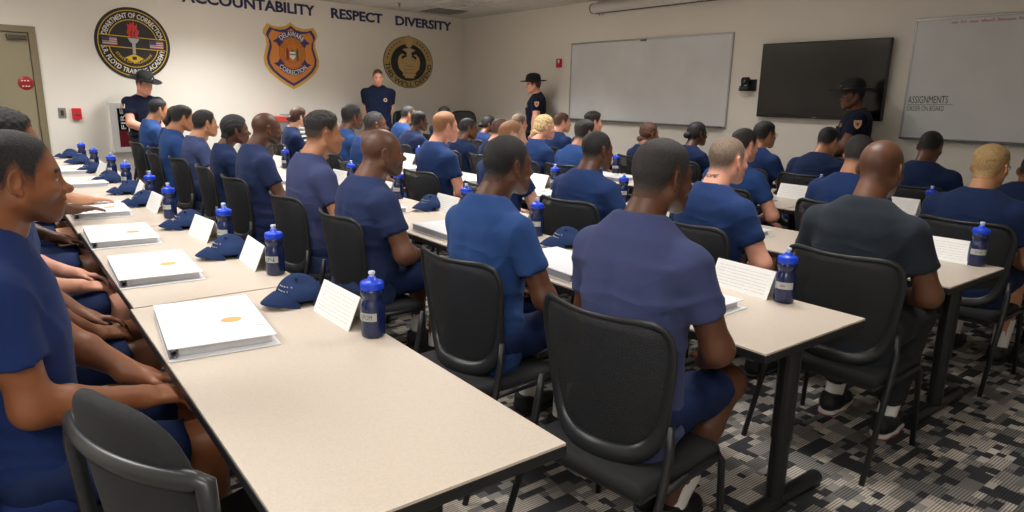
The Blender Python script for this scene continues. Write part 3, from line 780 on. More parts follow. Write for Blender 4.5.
quad_slab('wall_back', [(XB-.1, YR-.1), (XB, YR-.1), (XB, yl(XB)), (XB-.1, yl(XB)+.1)], 0, CZ, WALLM)
quad_slab('wall_right', [(XB, YR-.1), (WX, YR-.1), (WX, YR), (XB, YR)], 0, CZ, WALLM)
BASE = mat('baseboard_rubber', srgb(52, 50, 50), .6)
bm = bmesh.new(); add_box(bm, (WX-.006, (YR+COR.y)/2-.02, .05), (.012, COR.y-YR-.08, .10), .003); struct(bm_obj('baseboard_front', bm, BASE))
bm = bmesh.new(); M0 = LW(-4.0, .05, .006); add_prism(bm, [(-2.9, -.05), (3.95, -.05), (3.95, .05), (-2.9, .05)], -.006, .006, 0, M0); struct(bm_obj('baseboard_left', bm, BASE))
# door on the left wall
DF = mat('door_frame_paint', srgb(126, 115, 90), .5); DP = mat('door_paint', srgb(140, 131, 106), .5, bump=.05, bscale=40)
door = bpy.data.objects.new('door_1', None); C.objects.link(door); door.matrix_world = LW(-7.06, 0, 0); struct(door)
def dpart(name, x0, x1, y0, y1, z0, z1, m, par=door, bev=.004):
    bm = bmesh.new(); add_box(bm, ((x0+x1)/2, (y0+y1)/2, (z0+z1)/2), (x1-x0, y1-y0, z1-z0), bev); return struct(bm_obj(name, bm, m, par))
dpart('door_jamb', -.075, 0, 0, 2.14, 0, .05, DF); dpart('door_jamb', -1.08, -1.005, 0, 2.14, 0, .05, DF); dpart('door_head', -1.08, 0, 2.14, 2.215, 0, .05, DF)
leaf = dpart('door_leaf', -1.0, -.08, .01, 2.135, 0, .03, DP)
dpart('door_closer', -.30, -.10, 2.06, 2.11, .03, .075, mat('closer_metal', srgb(96, 90, 78), .4, .6), leaf)
bm = bmesh.new()
for zz in (.25, 1.05, 1.85): add_tube(bm, [(-.078, zz-.05, .035), (-.078, zz+.05, .035)], .009, 8)
struct(bm_obj('hinge', bm, mat('hinge_metal', srgb(120, 112, 96), .4, .7), leaf))
bm = bmesh.new(); add_tube(bm, [(-.93, 1.0, .03), (-.93, 1.0, .075), (-.84, 1.0, .078)], .011, 10); struct(bm_obj('door_handle', bm, mat('hinge_metal', srgb(120, 112, 96), .4, .7), leaf))
# round red sign on the door
t = thing('round_sign', 'round red sign with white marks on the tan door', 'sign'); t.matrix_world = LW(-7.06-.165, 1.56, .03)
bm = bmesh.new(); add_lathe(bm, [(.08, 0), (.08, .006), (.075, .010), (.01, .012)], 28); bm_obj('sign_face', bm, mat('sign_red', srgb(150, 26, 30), .4), t, smooth=True, angle=40)
for yy, xs in ((.028, (-.036, -.008, .024)), (-.036, (-.032, 0, .028))):
    for x in xs:
        bm = bmesh.new(); add_box(bm, (x, yy, .0125), (.018, .010, .003)); bm_obj('sign_mark', bm, mat('sign_white', srgb(236, 224, 220), .5), t)

# ------------------------------------------------------------------ lettering
def text_bm(txt, w=None, h=.1, depth=.004, bold=.0, M=None, arc=None, bm=None, fn=None, align='L', mi=0):
    """text as mesh; fitted to width w and cap height h; arc=(radius, centre_angle, top) bends it round a circle"""
    cu = bpy.data.curves.new('tmp_text', 'FONT'); cu.body = txt; cu.size = 1; cu.offset = bold; cu.extrude = 0; cu.resolution_u = 3
    ob = bpy.data.objects.new('tmp_text', cu); C.objects.link(ob)
    dg = bpy.context.evaluated_depsgraph_get(); me = bpy.data.meshes.new_from_object(ob.evaluated_get(dg))
    bpy.data.objects.remove(ob); bpy.data.curves.remove(cu)
    bt = bmesh.new(); bt.from_mesh(me); bpy.data.meshes.remove(me)
    bmesh.ops.remove_doubles(bt, verts=bt.verts, dist=1e-5)
    xs = [v.co.x for v in bt.verts]; ys = [v.co.y for v in bt.verts]
    x0, x1, y0, y1 = min(xs), max(xs), 0., .70
    sy = h/(y1-y0); sx = (w/(x1-x0)) if w else sy
    if fn: bmesh.ops.subdivide_edges(bt, edges=list(bt.edges), cuts=1); bmesh.ops.triangulate(bt, faces=list(bt.faces))
    if arc: bmesh.ops.subdivide_edges(bt, edges=[e for e in bt.edges if e.calc_length() > .12], cuts=2)
    for v in bt.verts:
        x = (v.co.x-x0)*sx; y = v.co.y*sy
        if align == 'C': x -= (x1-x0)*sx/2
        if arc:
            r, ca, top, squash = arc
            if top: a = ca-x/(r+h/2); rr = r+y
            else: a = ca+x/(r+h/2); rr = r+h-y
            x, y = rr*math.cos(a)*squash, rr*math.sin(a)
        v.co = (x, y, 0)
        if fn: v.co = fn(x, y)
    if depth and not fn:
        r = bmesh.ops.extrude_face_region(bt, geom=list(bt.faces))
        for v in [g for g in r['geom'] if isinstance(g, bmesh.types.BMVert)]: v.co.z += depth
    if M: bmesh.ops.transform(bt, matrix=M, verts=bt.verts)
    for f in bt.faces: f.material_index = mi
    if bm is None: return bt
    tmp = bpy.data.meshes.new('tmp'); bt.to_mesh(tmp); bt.free(); n0 = len(bm.faces); bm.from_mesh(tmp); bpy.data.meshes.remove(tmp)
    return bm
LETTER = mat('letter_blue', srgb(38, 44, 92), .5)
for txt, s0, s1 in (('ACCOUNTABILITY', -5.29, -3.235), ('RESPECT', -2.935, -1.92), ('DIVERSITY', -1.635, -.315)):
    bm = text_bm(txt, s1-s0, .148, .008, .028); o = bm_obj('wall_lettering', bm, LETTER); o.matrix_world = LW(s0, 2.692, 0)
    tag(o, 'dark blue wall lettering reading %s' % txt, 'lettering', 'words high on the left wall')

# ------------------------------------------------------------------ wall emblems
def ring(bm, r0, r1, z0, z1, sq=1., n=72, a0=0, a1=2*PI, cx=0, cy=0):
    full = abs(a1-a0-2*PI) < 1e-6; k = n if full else n+1
    L_ = []
    for i in range(k):
        a = a0+(a1-a0)*i/n; L_.append([bm.verts.new((cx+r*math.cos(a)*sq, cy+r*math.sin(a), z)) for r, z in ((r0, z0), (r1, z0), (r1, z1), (r0, z1))])
    for i in range(n):
        p, q = L_[i], L_[(i+1) % k]
        for j in range(4): bm.faces.new((p[j], p[(j+1) % 4], q[(j+1) % 4], q[j]))
def disc(bm, r, z0, z1, sq=1., n=72, cx=0, cy=0): add_prism(bm, [(cx+r*math.cos(2*PI*i/n)*sq, cy+r*math.sin(2*PI*i/n)) for i in range(n)], z0, z1)
def part(name, m, parent, fn):
    bm = bmesh.new(); fn(bm); return bm_obj(name, bm, m, parent)
BLK = mat('emblem_black', srgb(24, 23, 24), .5); GOLD = mat('emblem_gold', srgb(214, 176, 40), .5); WHT = mat('emblem_white', srgb(228, 226, 220), .5)
RED = mat('emblem_red', srgb(206, 42, 38), .5); SILV = mat('emblem_silver', srgb(170, 170, 172), .5); BLUE = mat('emblem_blue', srgb(56, 48, 110), .5)
t = thing('wall_emblem', 'round black and gold wall emblem with a red torch flame', 'emblem'); t.matrix_world = LW(-5.965, 2.093, 0) @ Matrix.Rotation(-.035, 4, 'Z')
Sq = 1.02
part('backing', BLK, t, lambda b: disc(b, .452, 0, .010, Sq))
part('gold_ring', GOLD, t, lambda b: (ring(b, .408, .418, .010, .013, Sq), ring(b, .292, .302, .010, .013, Sq)))
part('bar', BLK, t, lambda b: add_prism(b, [(-.405, -.055), (.405, -.055), (.405, .078), (-.405, .078)], .010, .0145))
part('bar_edge', GOLD, t, lambda b: (add_box(b, (0, .080, .0135), (.80, .010, .007)), add_box(b, (0, -.058, .0135), (.80, .010, .007))))
for q in (1, -1):
    fl = part('flag', mat('flag_white', srgb(206, 196, 200), .6), t, lambda b: add_prism(b, [(q*.285-.085, -.038), (q*.285+.085, -.038), (q*.285+.085, .055), (q*.285-.085, .055)], .0145, .018))
    part('stripe', mat('flag_red', srgb(150, 82, 96), .6), fl, lambda b: [add_box(b, (q*.285, -.034+j*.0266, .0185), (.17, .0133, .002)) for j in range(4)])
    part('canton', mat('flag_blue', srgb(66, 58, 96), .6), fl, lambda b: add_box(b, (q*.285-.045, .030, .0190), (.080, .050, .003)))
tor = part('torch', SILV, t, lambda b: (add_prism(b, [(-.062, .050), (.062, .050), (.040, .012), (.020, .006), (.016, -.10), (.022, -.125), (-.022, -.125), (-.016, -.10), (-.020, .006), (-.040, .012)], .0145, .022), add_box(b, (0, .058, .019), (.13, .016, .010))))
part('flame', RED, t, lambda b: (add_prism(b, [(-.040, .072), (-.078, .13), (-.062, .19), (-.072, .25), (-.040, .225), (-.030, .27), (-.012, .235), (.010, .285), (.022, .215), (.050, .25), (.048, .19), (.075, .16), (.055, .10), (.040, .072)], .0145, .021)))
part('flame_gap', BLK, t, lambda b: [add_prism(b, [(x, .085), (x-.012, .13), (x+.010, .17), (x-.004, .205), (x+.018, .165), (x+.002, .13), (x+.008, .09)], .021, .0225) for x in (-.026, .014)])
part('diamond', GOLD, t, lambda b: add_prism(b, [(-.115, -.185), (0, -.130), (.115, -.185), (0, -.248)], .0105, .016))
part('diamond_mark', BLK, t, lambda b: (add_prism(b, [(-.026, -.205), (.026, -.205), (.026, -.165), (-.026, -.165)], .016, .018)))
bm = text_bm('DEPARTMENT OF CORRECTION', .94, .062, .004, .012, Matrix.Translation((0, 0, .0105)), (.322, PI/2, True, Sq), align='C'); bm_obj('upper_text', bm, WHT, t)
bm = text_bm('S.R. FLOYD TRAINING ACADEMY', 1.00, .060, .004, .012, Matrix.Translation((0, 0, .0105)), (.324, -PI/2, False, Sq), align='C'); bm_obj('lower_text', bm, WHT, t)
bm = text_bm('STATE OF DELAWARE', .50, .030, .003, .01, Matrix.Translation((0, 0, .0105)), (.225, -PI/2, False, Sq), align='C'); bm_obj('inner_text', bm, GOLD, t)
# shield
def shield_pts(k):
    P = [(0, .475), (.09, .415), (.20, .395), (.30, .405), (.375, .430), (.43, .355), (.445, .30), (.405, .235), (.395, .14), (.425, .05), (.455, -.05), (.44, -.15), (.37, -.25), (.25, -.345), (.12, -.425), (0, -.485)]
    P = P+[(-x, y) for x, y in P[-2:0:-1]]
    return [(x*k, (y+.01)*k-.01) for x, y in P]
t = thing('wall_emblem', 'orange and gold shield emblem reading DELAWARE CORRECTION on the wall', 'emblem'); t.matrix_world = LW(-3.67, 2.062, 0) @ Matrix.Scale(1.045, 4)
part('backing', mat('shield_gold', srgb(214, 168, 72), .5), t, lambda b: add_prism(b, shield_pts(1.0), 0, .008))
part('purple_border', BLUE, t, lambda b: add_prism(b, shield_pts(.90), .008, .011))
part('orange_field', mat('shield_orange', srgb(214, 138, 62), .5), t, lambda b: add_prism(b, shield_pts(.815), .011, .014))
part('seal_disc', mat('shield_amber', srgb(206, 124, 50), .5), t, lambda b: disc(b, .215, .014, .0165, 1.0, 64, 0, .035))
part('seal_ring', mat('shield_dark_gold', srgb(150, 92, 30), .5), t, lambda b: (ring(b, .208, .216, .0165, .018, 1, 64, cx=0, cy=.035), ring(b, .135, .142, .0165, .018, 1, 64, cx=0, cy=.035)))
bm = text_bm('GREAT SEAL OF THE STATE OF', .82, .040, .002, .0, Matrix.Translation((0, .035, .0165)), (.155, PI/2, True, 1), align='C'); bm_obj('seal_text', bm, MATS['shield_dark_gold'], t)
part('crest_shield', WHT, t, lambda b: add_prism(b, [(-.045, .055), (.045, .055), (.045, -.02), (0, -.06), (-.045, -.02)], .0165, .020))
part('crest_band', mat('crest_blue', srgb(90, 120, 160), .5), t, lambda b: add_box(b, (0, .018, .021), (.09, .018, .003)))
part('crest_top', mat('crest_green', srgb(110, 120, 60), .5), t, lambda b: add_prism(b, [(-.045, .058), (0, .105), (.045, .058)], .0165, .020))
for q, m in ((-1, mat('crest_red', srgb(150, 40, 36), .5)), (1, mat('crest_olive', srgb(84, 92, 58), .5))):
    part('crest_figure', m, t, lambda b: (disc(b, .016, .0165, .021, 1, 16, q*.082, .095), add_prism(b, [(q*.082-.022, .078), (q*.082+.022, .078), (q*.082+.018, .0), (q*.082+.020, -.07), (q*.082+.004, -.07), (q*.082, -.0), (q*.082-.006, -.07), (q*.082-.022, -.07), (q*.082-.018, 0)], .0165, .021)))
def banner(b, sgn):
    r0, r1, ca = .225, .315, sgn*PI/2
    ring(b, r0, r1, .014, .019, 1, 24, ca-.80, ca+.80, 0, .035)
    for q in (1, -1):
        a = ca+q*.86; c = Vector((math.cos(a), math.sin(a))); tg = Vector((-c.y, c.x))*q
        p = [c*(r0-.03)+tg*-.03, c*(r1-.02)+tg*-.03, c*(r1+.02)+tg*.085, c*((r0+r1)/2)+tg*.055, c*(r0-.02)+tg*.075]
        add_prism(b, [(v.x, v.y+.035) for v in p], .013, .0165)
for sg, nm in ((1, 'DELAWARE'), (-1, 'CORRECTION')):
    part('banner', BLUE, t, lambda b: banner(b, sg))
    bm = text_bm(nm, .42 if sg > 0 else .47, .068, .003, .012, Matrix.Translation((0, .035, .019)), (.240, sg*PI/2, sg > 0, 1), align='C'); bm_obj('banner_text', bm, WHT, t)
# badge with a flame on top
TAN = mat('badge_tan', srgb(178, 152, 102), .5); TAN2 = mat('badge_light_tan', srgb(196, 166, 110), .5); OLV = mat('badge_dark', srgb(34, 36, 30), .5)
t = thing('wall_emblem', "tan and black round emblem reading THIS WE'LL DEFEND", 'emblem'); t.matrix_world = LW(-1.355, 2.065, 0)
Q = 1.27
part('backing', TAN, t, lambda b: disc(b, .440, 0, .008, Q))
part('inner_disc', OLV, t, lambda b: disc(b, .318, .008, .010, Q))
part('inner_field', TAN2, t, lambda b: disc(b, .250, .010, .0115, Q))
part('outline', OLV, t, lambda b: ring(b, .438, .446, 0, .009, Q))
part('crown_flame', TAN2, t, lambda b: add_prism(b, [(-.075, .31), (-.10, .40), (-.085, .45), (-.055, .42), (-.04, .47), (-.015, .43), (.0, .49), (.02, .43), (.045, .47), (.055, .42), (.085, .45), (.10, .40), (.075, .31), (.05, .27), (-.05, .27)], .0115, .018))
def snake(b, q):
    pts = [(q*.05*Q, .15, .016), (q*.13*Q, .19, .016), (q*.21*Q, .12, .016), (q*.235*Q, 0, .016), (q*.20*Q, -.13, .016), (q*.12*Q, -.20, .016)]
    add_tube(b, pts, [.026, .038, .042, .040, .034, .024], 8, .25, up=(0, 0, 1))
    add_tube(b, [(q*.05*Q, .12, .018), (q*.115*Q, .09, .018), (q*.12*Q, .0, .018)], [.018, .024, .018], 8, .25, up=(0, 0, 1))
for q in (1, -1): part('scroll', OLV, t, lambda b: snake(b, q))
part('blade', SILV, t, lambda b: add_prism(b, [(-.018, .27), (.018, .27), (.018, .06), (0, .03), (-.018, .06)], .019, .024))
part('breastplate', TAN2, t, lambda b: (add_prism(b, [(-.19, .07), (-.12, .055), (-.06, .03), (.06, .03), (.12, .055), (.19, .07), (.15, -.03), (.115, -.06), (.12, -.14), (.10, -.27), (-.10, -.27), (-.12, -.14), (-.115, -.06), (-.15, -.03)], .019, .026)))
part('plate_lines', mat('badge_brown', srgb(120, 96, 54), .5), t, lambda b: [add_box(b, (0, y, .0265), (.20, .008, .003)) for y in (-.06, -.12, -.18)])
for a in [PI/2+sg*(.42+.16*j) for sg in (1, -1) for j in range(7)]: part('star_dot', OLV, t, lambda b: disc(b, .015, .008, .0105, 1, 10, .382*Q*math.cos(a)*.99, .382*math.sin(a)))
bm = text_bm("THIS WE'LL DEFEND", 1.16, .080, .003, .012, Matrix.Translation((0, 0, .008)), (.338, -PI/2, False, Q), align='C'); bm_obj('motto', bm, OLV, t)

# ------------------------------------------------------------------ small fittings on the left wall
t = thing('light_switch', 'grey metal light switch plate beside the tan door', 'switch'); t.matrix_world = LW(-6.88, 1.207, 0)
part('plate', mat('plate_steel', srgb(150, 148, 142), .4, .5), t, lambda b: add_box(b, (0, 0, .004), (.085, .125, .008), .003))
part('toggle', mat('toggle_dark', srgb(60, 58, 54), .4), t, lambda b: (add_box(b, (0, 0, .009), (.034, .066, .004), .001), add_box(b, (0, .008, .014), (.012, .024, .012), .002)))
t = thing('fire_alarm_pull', 'red fire alarm pull station on left wall beside switch', 'fire alarm'); t.matrix_world = LW(-6.725, 1.197, 0)
part('case', mat('alarm_red', srgb(206, 34, 40), .4), t, lambda b: add_box(b, (0, 0, .022), (.10, .14, .044), .008))
part('pull_handle', mat('alarm_handle', srgb(150, 60, 60), .4), t, lambda b: (add_box(b, (0, -.004, .049), (.062, .016, .012), .003), add_box(b, (0, .02, .046), (.03, .03, .004), .002)))
t = thing('fire_extinguisher_cabinet', 'white fire extinguisher cabinet on wall behind the hatted officer at left', 'cabinet'); t.matrix_world = LW(-6.21, 1.015, -.055)
WM = mat('cabinet_white', srgb(242, 241, 238), .45)
def cab(b):
    for x, y, sx, sy in ((-.135, 0, .03, .64), (.135, 0, .03, .64), (0, .305, .30, .03), (0, -.305, .30, .03)): add_box(b, (x, y, .05), (sx, sy, .10), .006)
    add_box(b, (0, 0, .006), (.27, .60, .012))
part('body', WM, t, cab)
dr = part('door', WM, t, lambda b: [add_box(b, (x, y, .108), (sx, sy, .016), .004) for x, y, sx, sy in ((-.105, 0, .09, .64), (.105, 0, .09, .64), (0, .285, .125, .07), (0, -.285, .125, .07))])
part('glass', mat('cabinet_glass', srgb(30, 30, 34), .1, spec=.6), dr, lambda b: add_box(b, (0, .11, .106), (.125, .30, .006)))
part('warning_strip', mat('strip_maroon', srgb(126, 34, 48), .4), dr, lambda b: add_box(b, (0, -.145, .106), (.125, .22, .006)))
bm = text_bm('FIRE', .26, .055, .002, .01, Matrix.Translation((.028, -.02, .1095)) @ Matrix.Rotation(PI/2, 4, 'Z') @ Matrix.Translation((0, 0, 0))); bm_obj('lettering', bm, WHT, dr)
# credenza with trays under the shield
def lw_obj(name, label, cat, s, z, off, group=None):
    o = thing(name, label, cat, group=group); o.matrix_world = LW(s, z, off); return o
t = lw_obj('credenza', 'low dark credenza against the left wall under the shield emblem', 'cabinet', -3.85, 0, .26)
WD = mat('credenza_wood', srgb(70, 60, 52), .5, var=.15, vscale=20)
part('carcass', WD, t, lambda b: (add_box(b, (0, .40, 0), (1.5, .68, .46), .004), add_box(b, (0, .03, -.01), (1.44, .06, .42))))
part('top', WD, t, lambda b: add_box(b, (0, .755, 0), (1.54, .03, .50), .005))
for q in (-1, 0, 1):
    d = part('door', WD, t, lambda b: add_box(b, (q*.49, .40, .238), (.475, .64, .018), .003)); part('handle', MATS['closer_metal'], d, lambda b: add_tube(b, [(q*.49+.18, .52, .25), (q*.49+.18, .52, .27), (q*.49+.18, .62, .27), (q*.49+.18, .62, .25)], .005, 8))
t = lw_obj('letter_tray', 'tall stack of white letter trays on the dark credenza', 'tray', -3.83, .77, .22)
for q in range(6):
    tr = part('tray', mat('tray_white', srgb(222, 222, 220), .4), t, lambda b: (add_box(b, (0, .006+q*.065, 0), (.26, .005, .33)), add_box(b, (-.128, .022+q*.065, 0), (.005, .035, .33)), add_box(b, (.128, .022+q*.065, 0), (.005, .035, .33)), add_box(b, (0, .022+q*.065, -.163), (.26, .035, .004))))
    part('paper', mat('paper_white', srgb(238, 236, 232), .8), tr, lambda b: add_box(b, (0, .019+q*.065, .005), (.215, .018+.004*(q % 3), .29)))
part('top_tray', mat('tray_dark', srgb(60, 62, 64), .4), t, lambda b: add_box(b, (0, .397, 0), (.27, .008, .34)))
t = lw_obj('storage_box', 'red and grey storage box on the credenza left of letter trays', 'box', -4.14, .77, .22)
part('box', mat('box_grey', srgb(120, 118, 116), .6), t, lambda b: add_box(b, (0, .15, 0), (.26, .30, .30), .004))
part('lid', mat('box_red', srgb(186, 62, 46), .5), t, lambda b: (add_box(b, (0, .34, 0), (.28, .08, .32), .006)))
t = lw_obj('desk_phone', 'black desk telephone on the credenza right of letter trays', 'telephone', -3.52, .77, .22)
part('base', mat('phone_black', srgb(28, 28, 30), .4), t, lambda b: add_prism(b, [(-.10, 0), (.10, 0), (.10, .03), (-.10, .09)], -.1, .1, 0, Matrix.Rotation(-PI/2, 4, 'Y') @ Matrix.Identity(4)))
part('handset', MATS['phone_black'], t, lambda b: add_tube(b, [(-.06, .055, .09), (-.06, .10, .08), (-.06, .115, 0), (-.06, .11, -.08), (-.06, .07, -.095)], .018, 10))

# ------------------------------------------------------------------ whiteboard wall
def board_mat():
    m, nt, b = newmat('whiteboard'); N = nt.nodes; L = nt.links
    tc = N.new('ShaderNodeTexCoord'); n = N.new('ShaderNodeTexNoise'); n.inputs['Scale'].default_value = 1.6; n.inputs['Detail'].default_value = 3; L.new(tc.outputs['Object'], n.inputs['Vector'])
    cr = N.new('ShaderNodeValToRGB'); e = cr.color_ramp.elements; e[0].position = .3; e[0].color = srgb(206, 208, 209); e[1].position = .7; e[1].color = srgb(218, 220, 221)
    L.new(n.outputs['Fac'], cr.inputs[0]); L.new(cr.outputs[0], b.inputs['Base Color']); b.inputs['Roughness'].default_value = .28
    return m
BM_ = board_mat(); ALU = mat('board_aluminium', srgb(176, 176, 176), .35, .7)
def whiteboard(y0, y1, label, z0=1.165, z1=2.343):
    t = thing('whiteboard', label, 'whiteboard', group=None); t.matrix_world = FW(y0, z0, 0); w, h = y0-y1, z1-z0
    part('panel', BM_, t, lambda b: add_box(b, (w/2, h/2, .010), (w-.02, h-.02, .014)))
    part('frame', ALU, t, lambda b: [add_box(b, c, s, .003) for c, s in (((w/2, h-.012, .012), (w, .024, .024)), ((w/2, .012, .012), (w, .024, .024)), ((.010, h/2, .012), (.020, h-.05, .024)), ((w-.010, h/2, .012), (.020, h-.05, .024)))])
    part('pen_tray', mat('tray_grey', srgb(110, 112, 116), .4, .5), t, lambda b: (add_box(b, (w/2, .004, .05), (w*.985, .010, .06), .002), add_box(b, (w/2, .014, .079), (w*.985, .018, .006), .002)))
    return t
t = whiteboard(8.42, 5.42, 'large blank whiteboard left of the black television')
part('clip', mat('clip_dark', srgb(70, 70, 72), .4), t, lambda b: add_box(b, (1.52, 1.150, .026), (.11, .022, .012), .003))
t = whiteboard(3.293, .30, 'whiteboard with handwritten ASSIGNMENTS note right of the black television')
INK = mat('ink_black', srgb(36, 38, 46), .5); INKR = mat('ink_red', srgb(190, 66, 72), .5)
Msh = Matrix(((1, .22, 0, 0), (0, 1, 0, 0), (0, 0, 1, 0), (0, 0, 0, 1)))
bm = text_bm('ASSIGNMENTS', .37, .072, .0008, -.004, Matrix.Translation((.035, .356, .0172)) @ Matrix.Rotation(.02, 4, 'Z')); bm_obj('note_heading', bm, INK, t)
bm = text_bm('ORDER ON BOARD', .345, .050, .0008, -.006, Matrix.Translation((.035, .280, .0172)) @ Matrix.Rotation(.02, 4, 'Z')); bm_obj('note_line', bm, INK, t)
part('underline', INK, t, lambda b: add_box(b, (.245, .346, .0174), (.42, .004, .0008), rot=Matrix.Rotation(.02, 3, 'Z')))
bm = bmesh.new(); rs_ = random.Random(4); x = .33
for wlen in (3, 3, 4, 6, 8, 2):
    for _ in range(wlen):                     # illegible hand-written strokes
        hgt = rs_.choice((.020, .022, .034))
        p = [(x, 1.108), (x+.006, 1.108+hgt), (x+.012, 1.110), (x+.017, 1.108+hgt*.6)]
        for (xa, ya), (xb, yb) in zip(p, p[1:]):
            add_box(bm, ((xa+xb)/2, (ya+yb)/2, .0174), (math.hypot(xb-xa, yb-ya)+.002, .0032, .0008), rot=Matrix.Rotation(math.atan2(yb-ya, xb-xa), 3, 'Z'))
        x += .0185
    x += .022
bm_obj('red_note', bm, INKR, t)
t = thing('television', 'large black wall mounted television between the two whiteboards', 'television'); t.matrix_world = FW(4.949, 1.331, 0)
w, h = 1.483, .843
part('housing', mat('tv_plastic', srgb(22, 22, 24), .4), t, lambda b: (add_box(b, (w/2, h/2, .070), (w, h, .045), .008), add_box(b, (w/2, h/2, .03), (w*.45, h*.5, .05))))
part('screen', mat('tv_screen', srgb(18, 18, 20), .18, spec=.9), t, lambda b: add_box(b, (w/2, h/2+.008, .0935), (w-.03, h-.045, .002)))
part('logo', mat('tv_logo', srgb(120, 120, 122), .3), t, lambda b: add_box(b, (w/2, .014, .0935), (.06, .010, .002)))
part('sensor_bar', mat('tv_sensor', srgb(8, 8, 9), .2), t, lambda b: add_box(b, (.34, .032, .0955), (.22, .016, .003)))
t = thing('conference_camera', 'black conference camera on wall bracket left of the television', 'camera'); t.matrix_world = FW(5.13, 1.68, 0)
CB = mat('camera_black', srgb(30, 31, 34), .4)
part('bracket', CB, t, lambda b: (add_box(b, (.03, .02, .005), (.12, .14, .010), .003), add_box(b, (0, -.045, .06), (.15, .012, .13), .003)))
part('base', CB, t, lambda b: (add_box(b, (-.02, -.015, .07), (.13, .05, .10), .012)))
hd = part('head', CB, t, lambda b: (add_tube(b, [(-.060, .070, .07), (.010, .070, .07)], .046, 20), add_box(b, (-.066, .03, .07), (.012, .09, .05), .004), add_box(b, (.016, .03, .07), (.012, .09, .05), .004)))
part('lens', mat('lens_glass', srgb(60, 66, 76), .1, .3), hd, lambda b: add_lathe(b, [(.026, 0), (.028, .01), (.02, .014), (.004, .010)], 18, (-.02, .065, .112)))
part('status_light', emis('camera_led', (.1, .25, 1, 1), 2.), t, lambda b: add_box(b, (-.07, -.012, .122), (.012, .006, .003)))
t = thing('fire_alarm_strobe', 'red fire alarm strobe on front wall left of blank whiteboard', 'fire alarm'); t.matrix_world = FW(8.70, 2.05, 0)
part('case', MATS['alarm_red'], t, lambda b: add_box(b, (0, 0, .022), (.10, .135, .044), .006))
part('strobe', mat('strobe_lens', srgb(220, 214, 208), .2), t, lambda b: add_box(b, (.02, .025, .048), (.035, .055, .014), .005))
part('grille', mat('alarm_dark', srgb(110, 20, 24), .5), t, lambda b: [add_box(b, (-.022, -.04+j*.012, .045), (.03, .005, .003)) for j in range(5)])
t = thing('projection_screen', 'white roller projection screen housing high above blank whiteboard', 'projection screen'); t.matrix_world = FW(7.87, 2.80, .09)
SW = mat('screen_case', srgb(206, 204, 198), .45)
part('housing', SW, t, lambda b: (add_tube(b, [(0, .012, 0), (2.6, .012, 0)], .072, 24), ))
part('end_cap', mat('screen_cap', srgb(120, 118, 114), .4), t, lambda b: add_tube(b, [(-.02, .012, 0), (.0, .012, 0)], .078, 24))
part('end_cap', MATS['screen_cap'], t, lambda b: add_tube(b, [(2.6, .012, 0), (2.62, .012, 0)], .078, 24))
part('bottom_bar', mat('screen_bar', srgb(90, 90, 90), .4), t, lambda b: add_box(b, (1.3, -.066, 0), (2.5, .014, .03), .004))
part('wall_bracket', MATS['screen_cap'], t, lambda b: [add_box(b, (x, .03, -.06), (.05, .12, .06), .004) for x in (.12, 2.45)])
part('pull_tab', MATS['screen_bar'], t, lambda b: [add_box(b, (x, -.085, .0), (.012, .03, .008), .002) for x in (.13, .20)])

# ------------------------------------------------------------------ ceiling fittings and lights
LIT = emis('diffuser_lit', (1, .94, .86, 1), 6.0)
OFF = mat('diffuser_off', srgb(150, 148, 142), .35)
FRM = mat('fixture_white', srgb(206, 204, 198), .5)
def troffer(x, y, lit, label, spread=128):
    t = thing('ceiling_light', label, 'ceiling light', (x, y, CZ), 0, 'recessed ceiling lights')
    part('frame', FRM, t, lambda b: [add_box(b, c, s, .003) for c, s in (((0, .60, -.008), (.61, .03, .016)), ((0, -.60, -.008), (.61, .03, .016)), ((.29, 0, -.008), (.03, 1.17, .016)), ((-.29, 0, -.008), (.03, 1.17, .016)))])
    part('diffuser', LIT if lit else OFF, t, lambda b: add_box(b, (0, 0, -.003), (.55, 1.17, .004)))
    part('louvre', FRM, t, lambda b: ([add_box(b, (0, yy, -.010), (.55, .006, .014)) for yy in np.linspace(-.50, .50, 9)], [add_box(b, (xx, 0, -.010), (.006, 1.17, .014)) for xx in (-.14, 0, .14)]) if not lit else add_box(b, (0, 0, -.007), (.55, .02, .006)))
    if lit:
        ld = bpy.data.lights.new('troffer_light', 'AREA'); ld.shape = 'RECTANGLE'; ld.size = .52; ld.size_y = 1.14; ld.energy = lit; ld.color = (1, .99, .975); ld.spread = R_(spread)
        lo = bpy.data.objects.new('troffer_light', ld); C.objects.link(lo); lo.location = (0, 0, -.022); lo.parent = t
SPREAD = 128
WORDS = ('one', 'two', 'three', 'four')
for i, y in enumerate((.6, 3.3, 6.0)): troffer(.75, y, (5, 14, 22)[i], 'lit ceiling panel over the leftmost row, number %s from the right wall' % WORDS[i])
for i, y in enumerate((-.8, 3.3)): troffer(-1.2, y, 58, 'added ceiling fill panel near the back wall, number %s from the right wall' % WORDS[i], 170)  # panels added behind the rows, spread wide to brighten the seated backs
troffer(2.7, 8.9, 80, 'lit ceiling panel nearest the shield emblem')
troffer(.3, 8.75, 26, 'lit ceiling panel nearest the round black and gold emblem')
troffer(6.25, 9.55, 0, 'unlit louvred ceiling light near the far corner')
troffer(2.9, 1.9, 19, 'dim ceiling panel over third row near right wall')
troffer(3.2, 5.3, 44, 'dim ceiling panel over third row farther from right wall')
troffer(5.0, 8.2, 74, 'added ceiling fill panel nearest the tan round emblem')  # added fill to lift the walls round the far corner
troffer(5.4, 4.6, 20, 'added ceiling fill panel nearest the television')  # extra panel put in to brighten the whiteboard wall, front lights being off
t = thing('air_vent', 'square grey ceiling air vent near the corner above DIVERSITY', 'vent', (6.62, 10.72, CZ), 0)
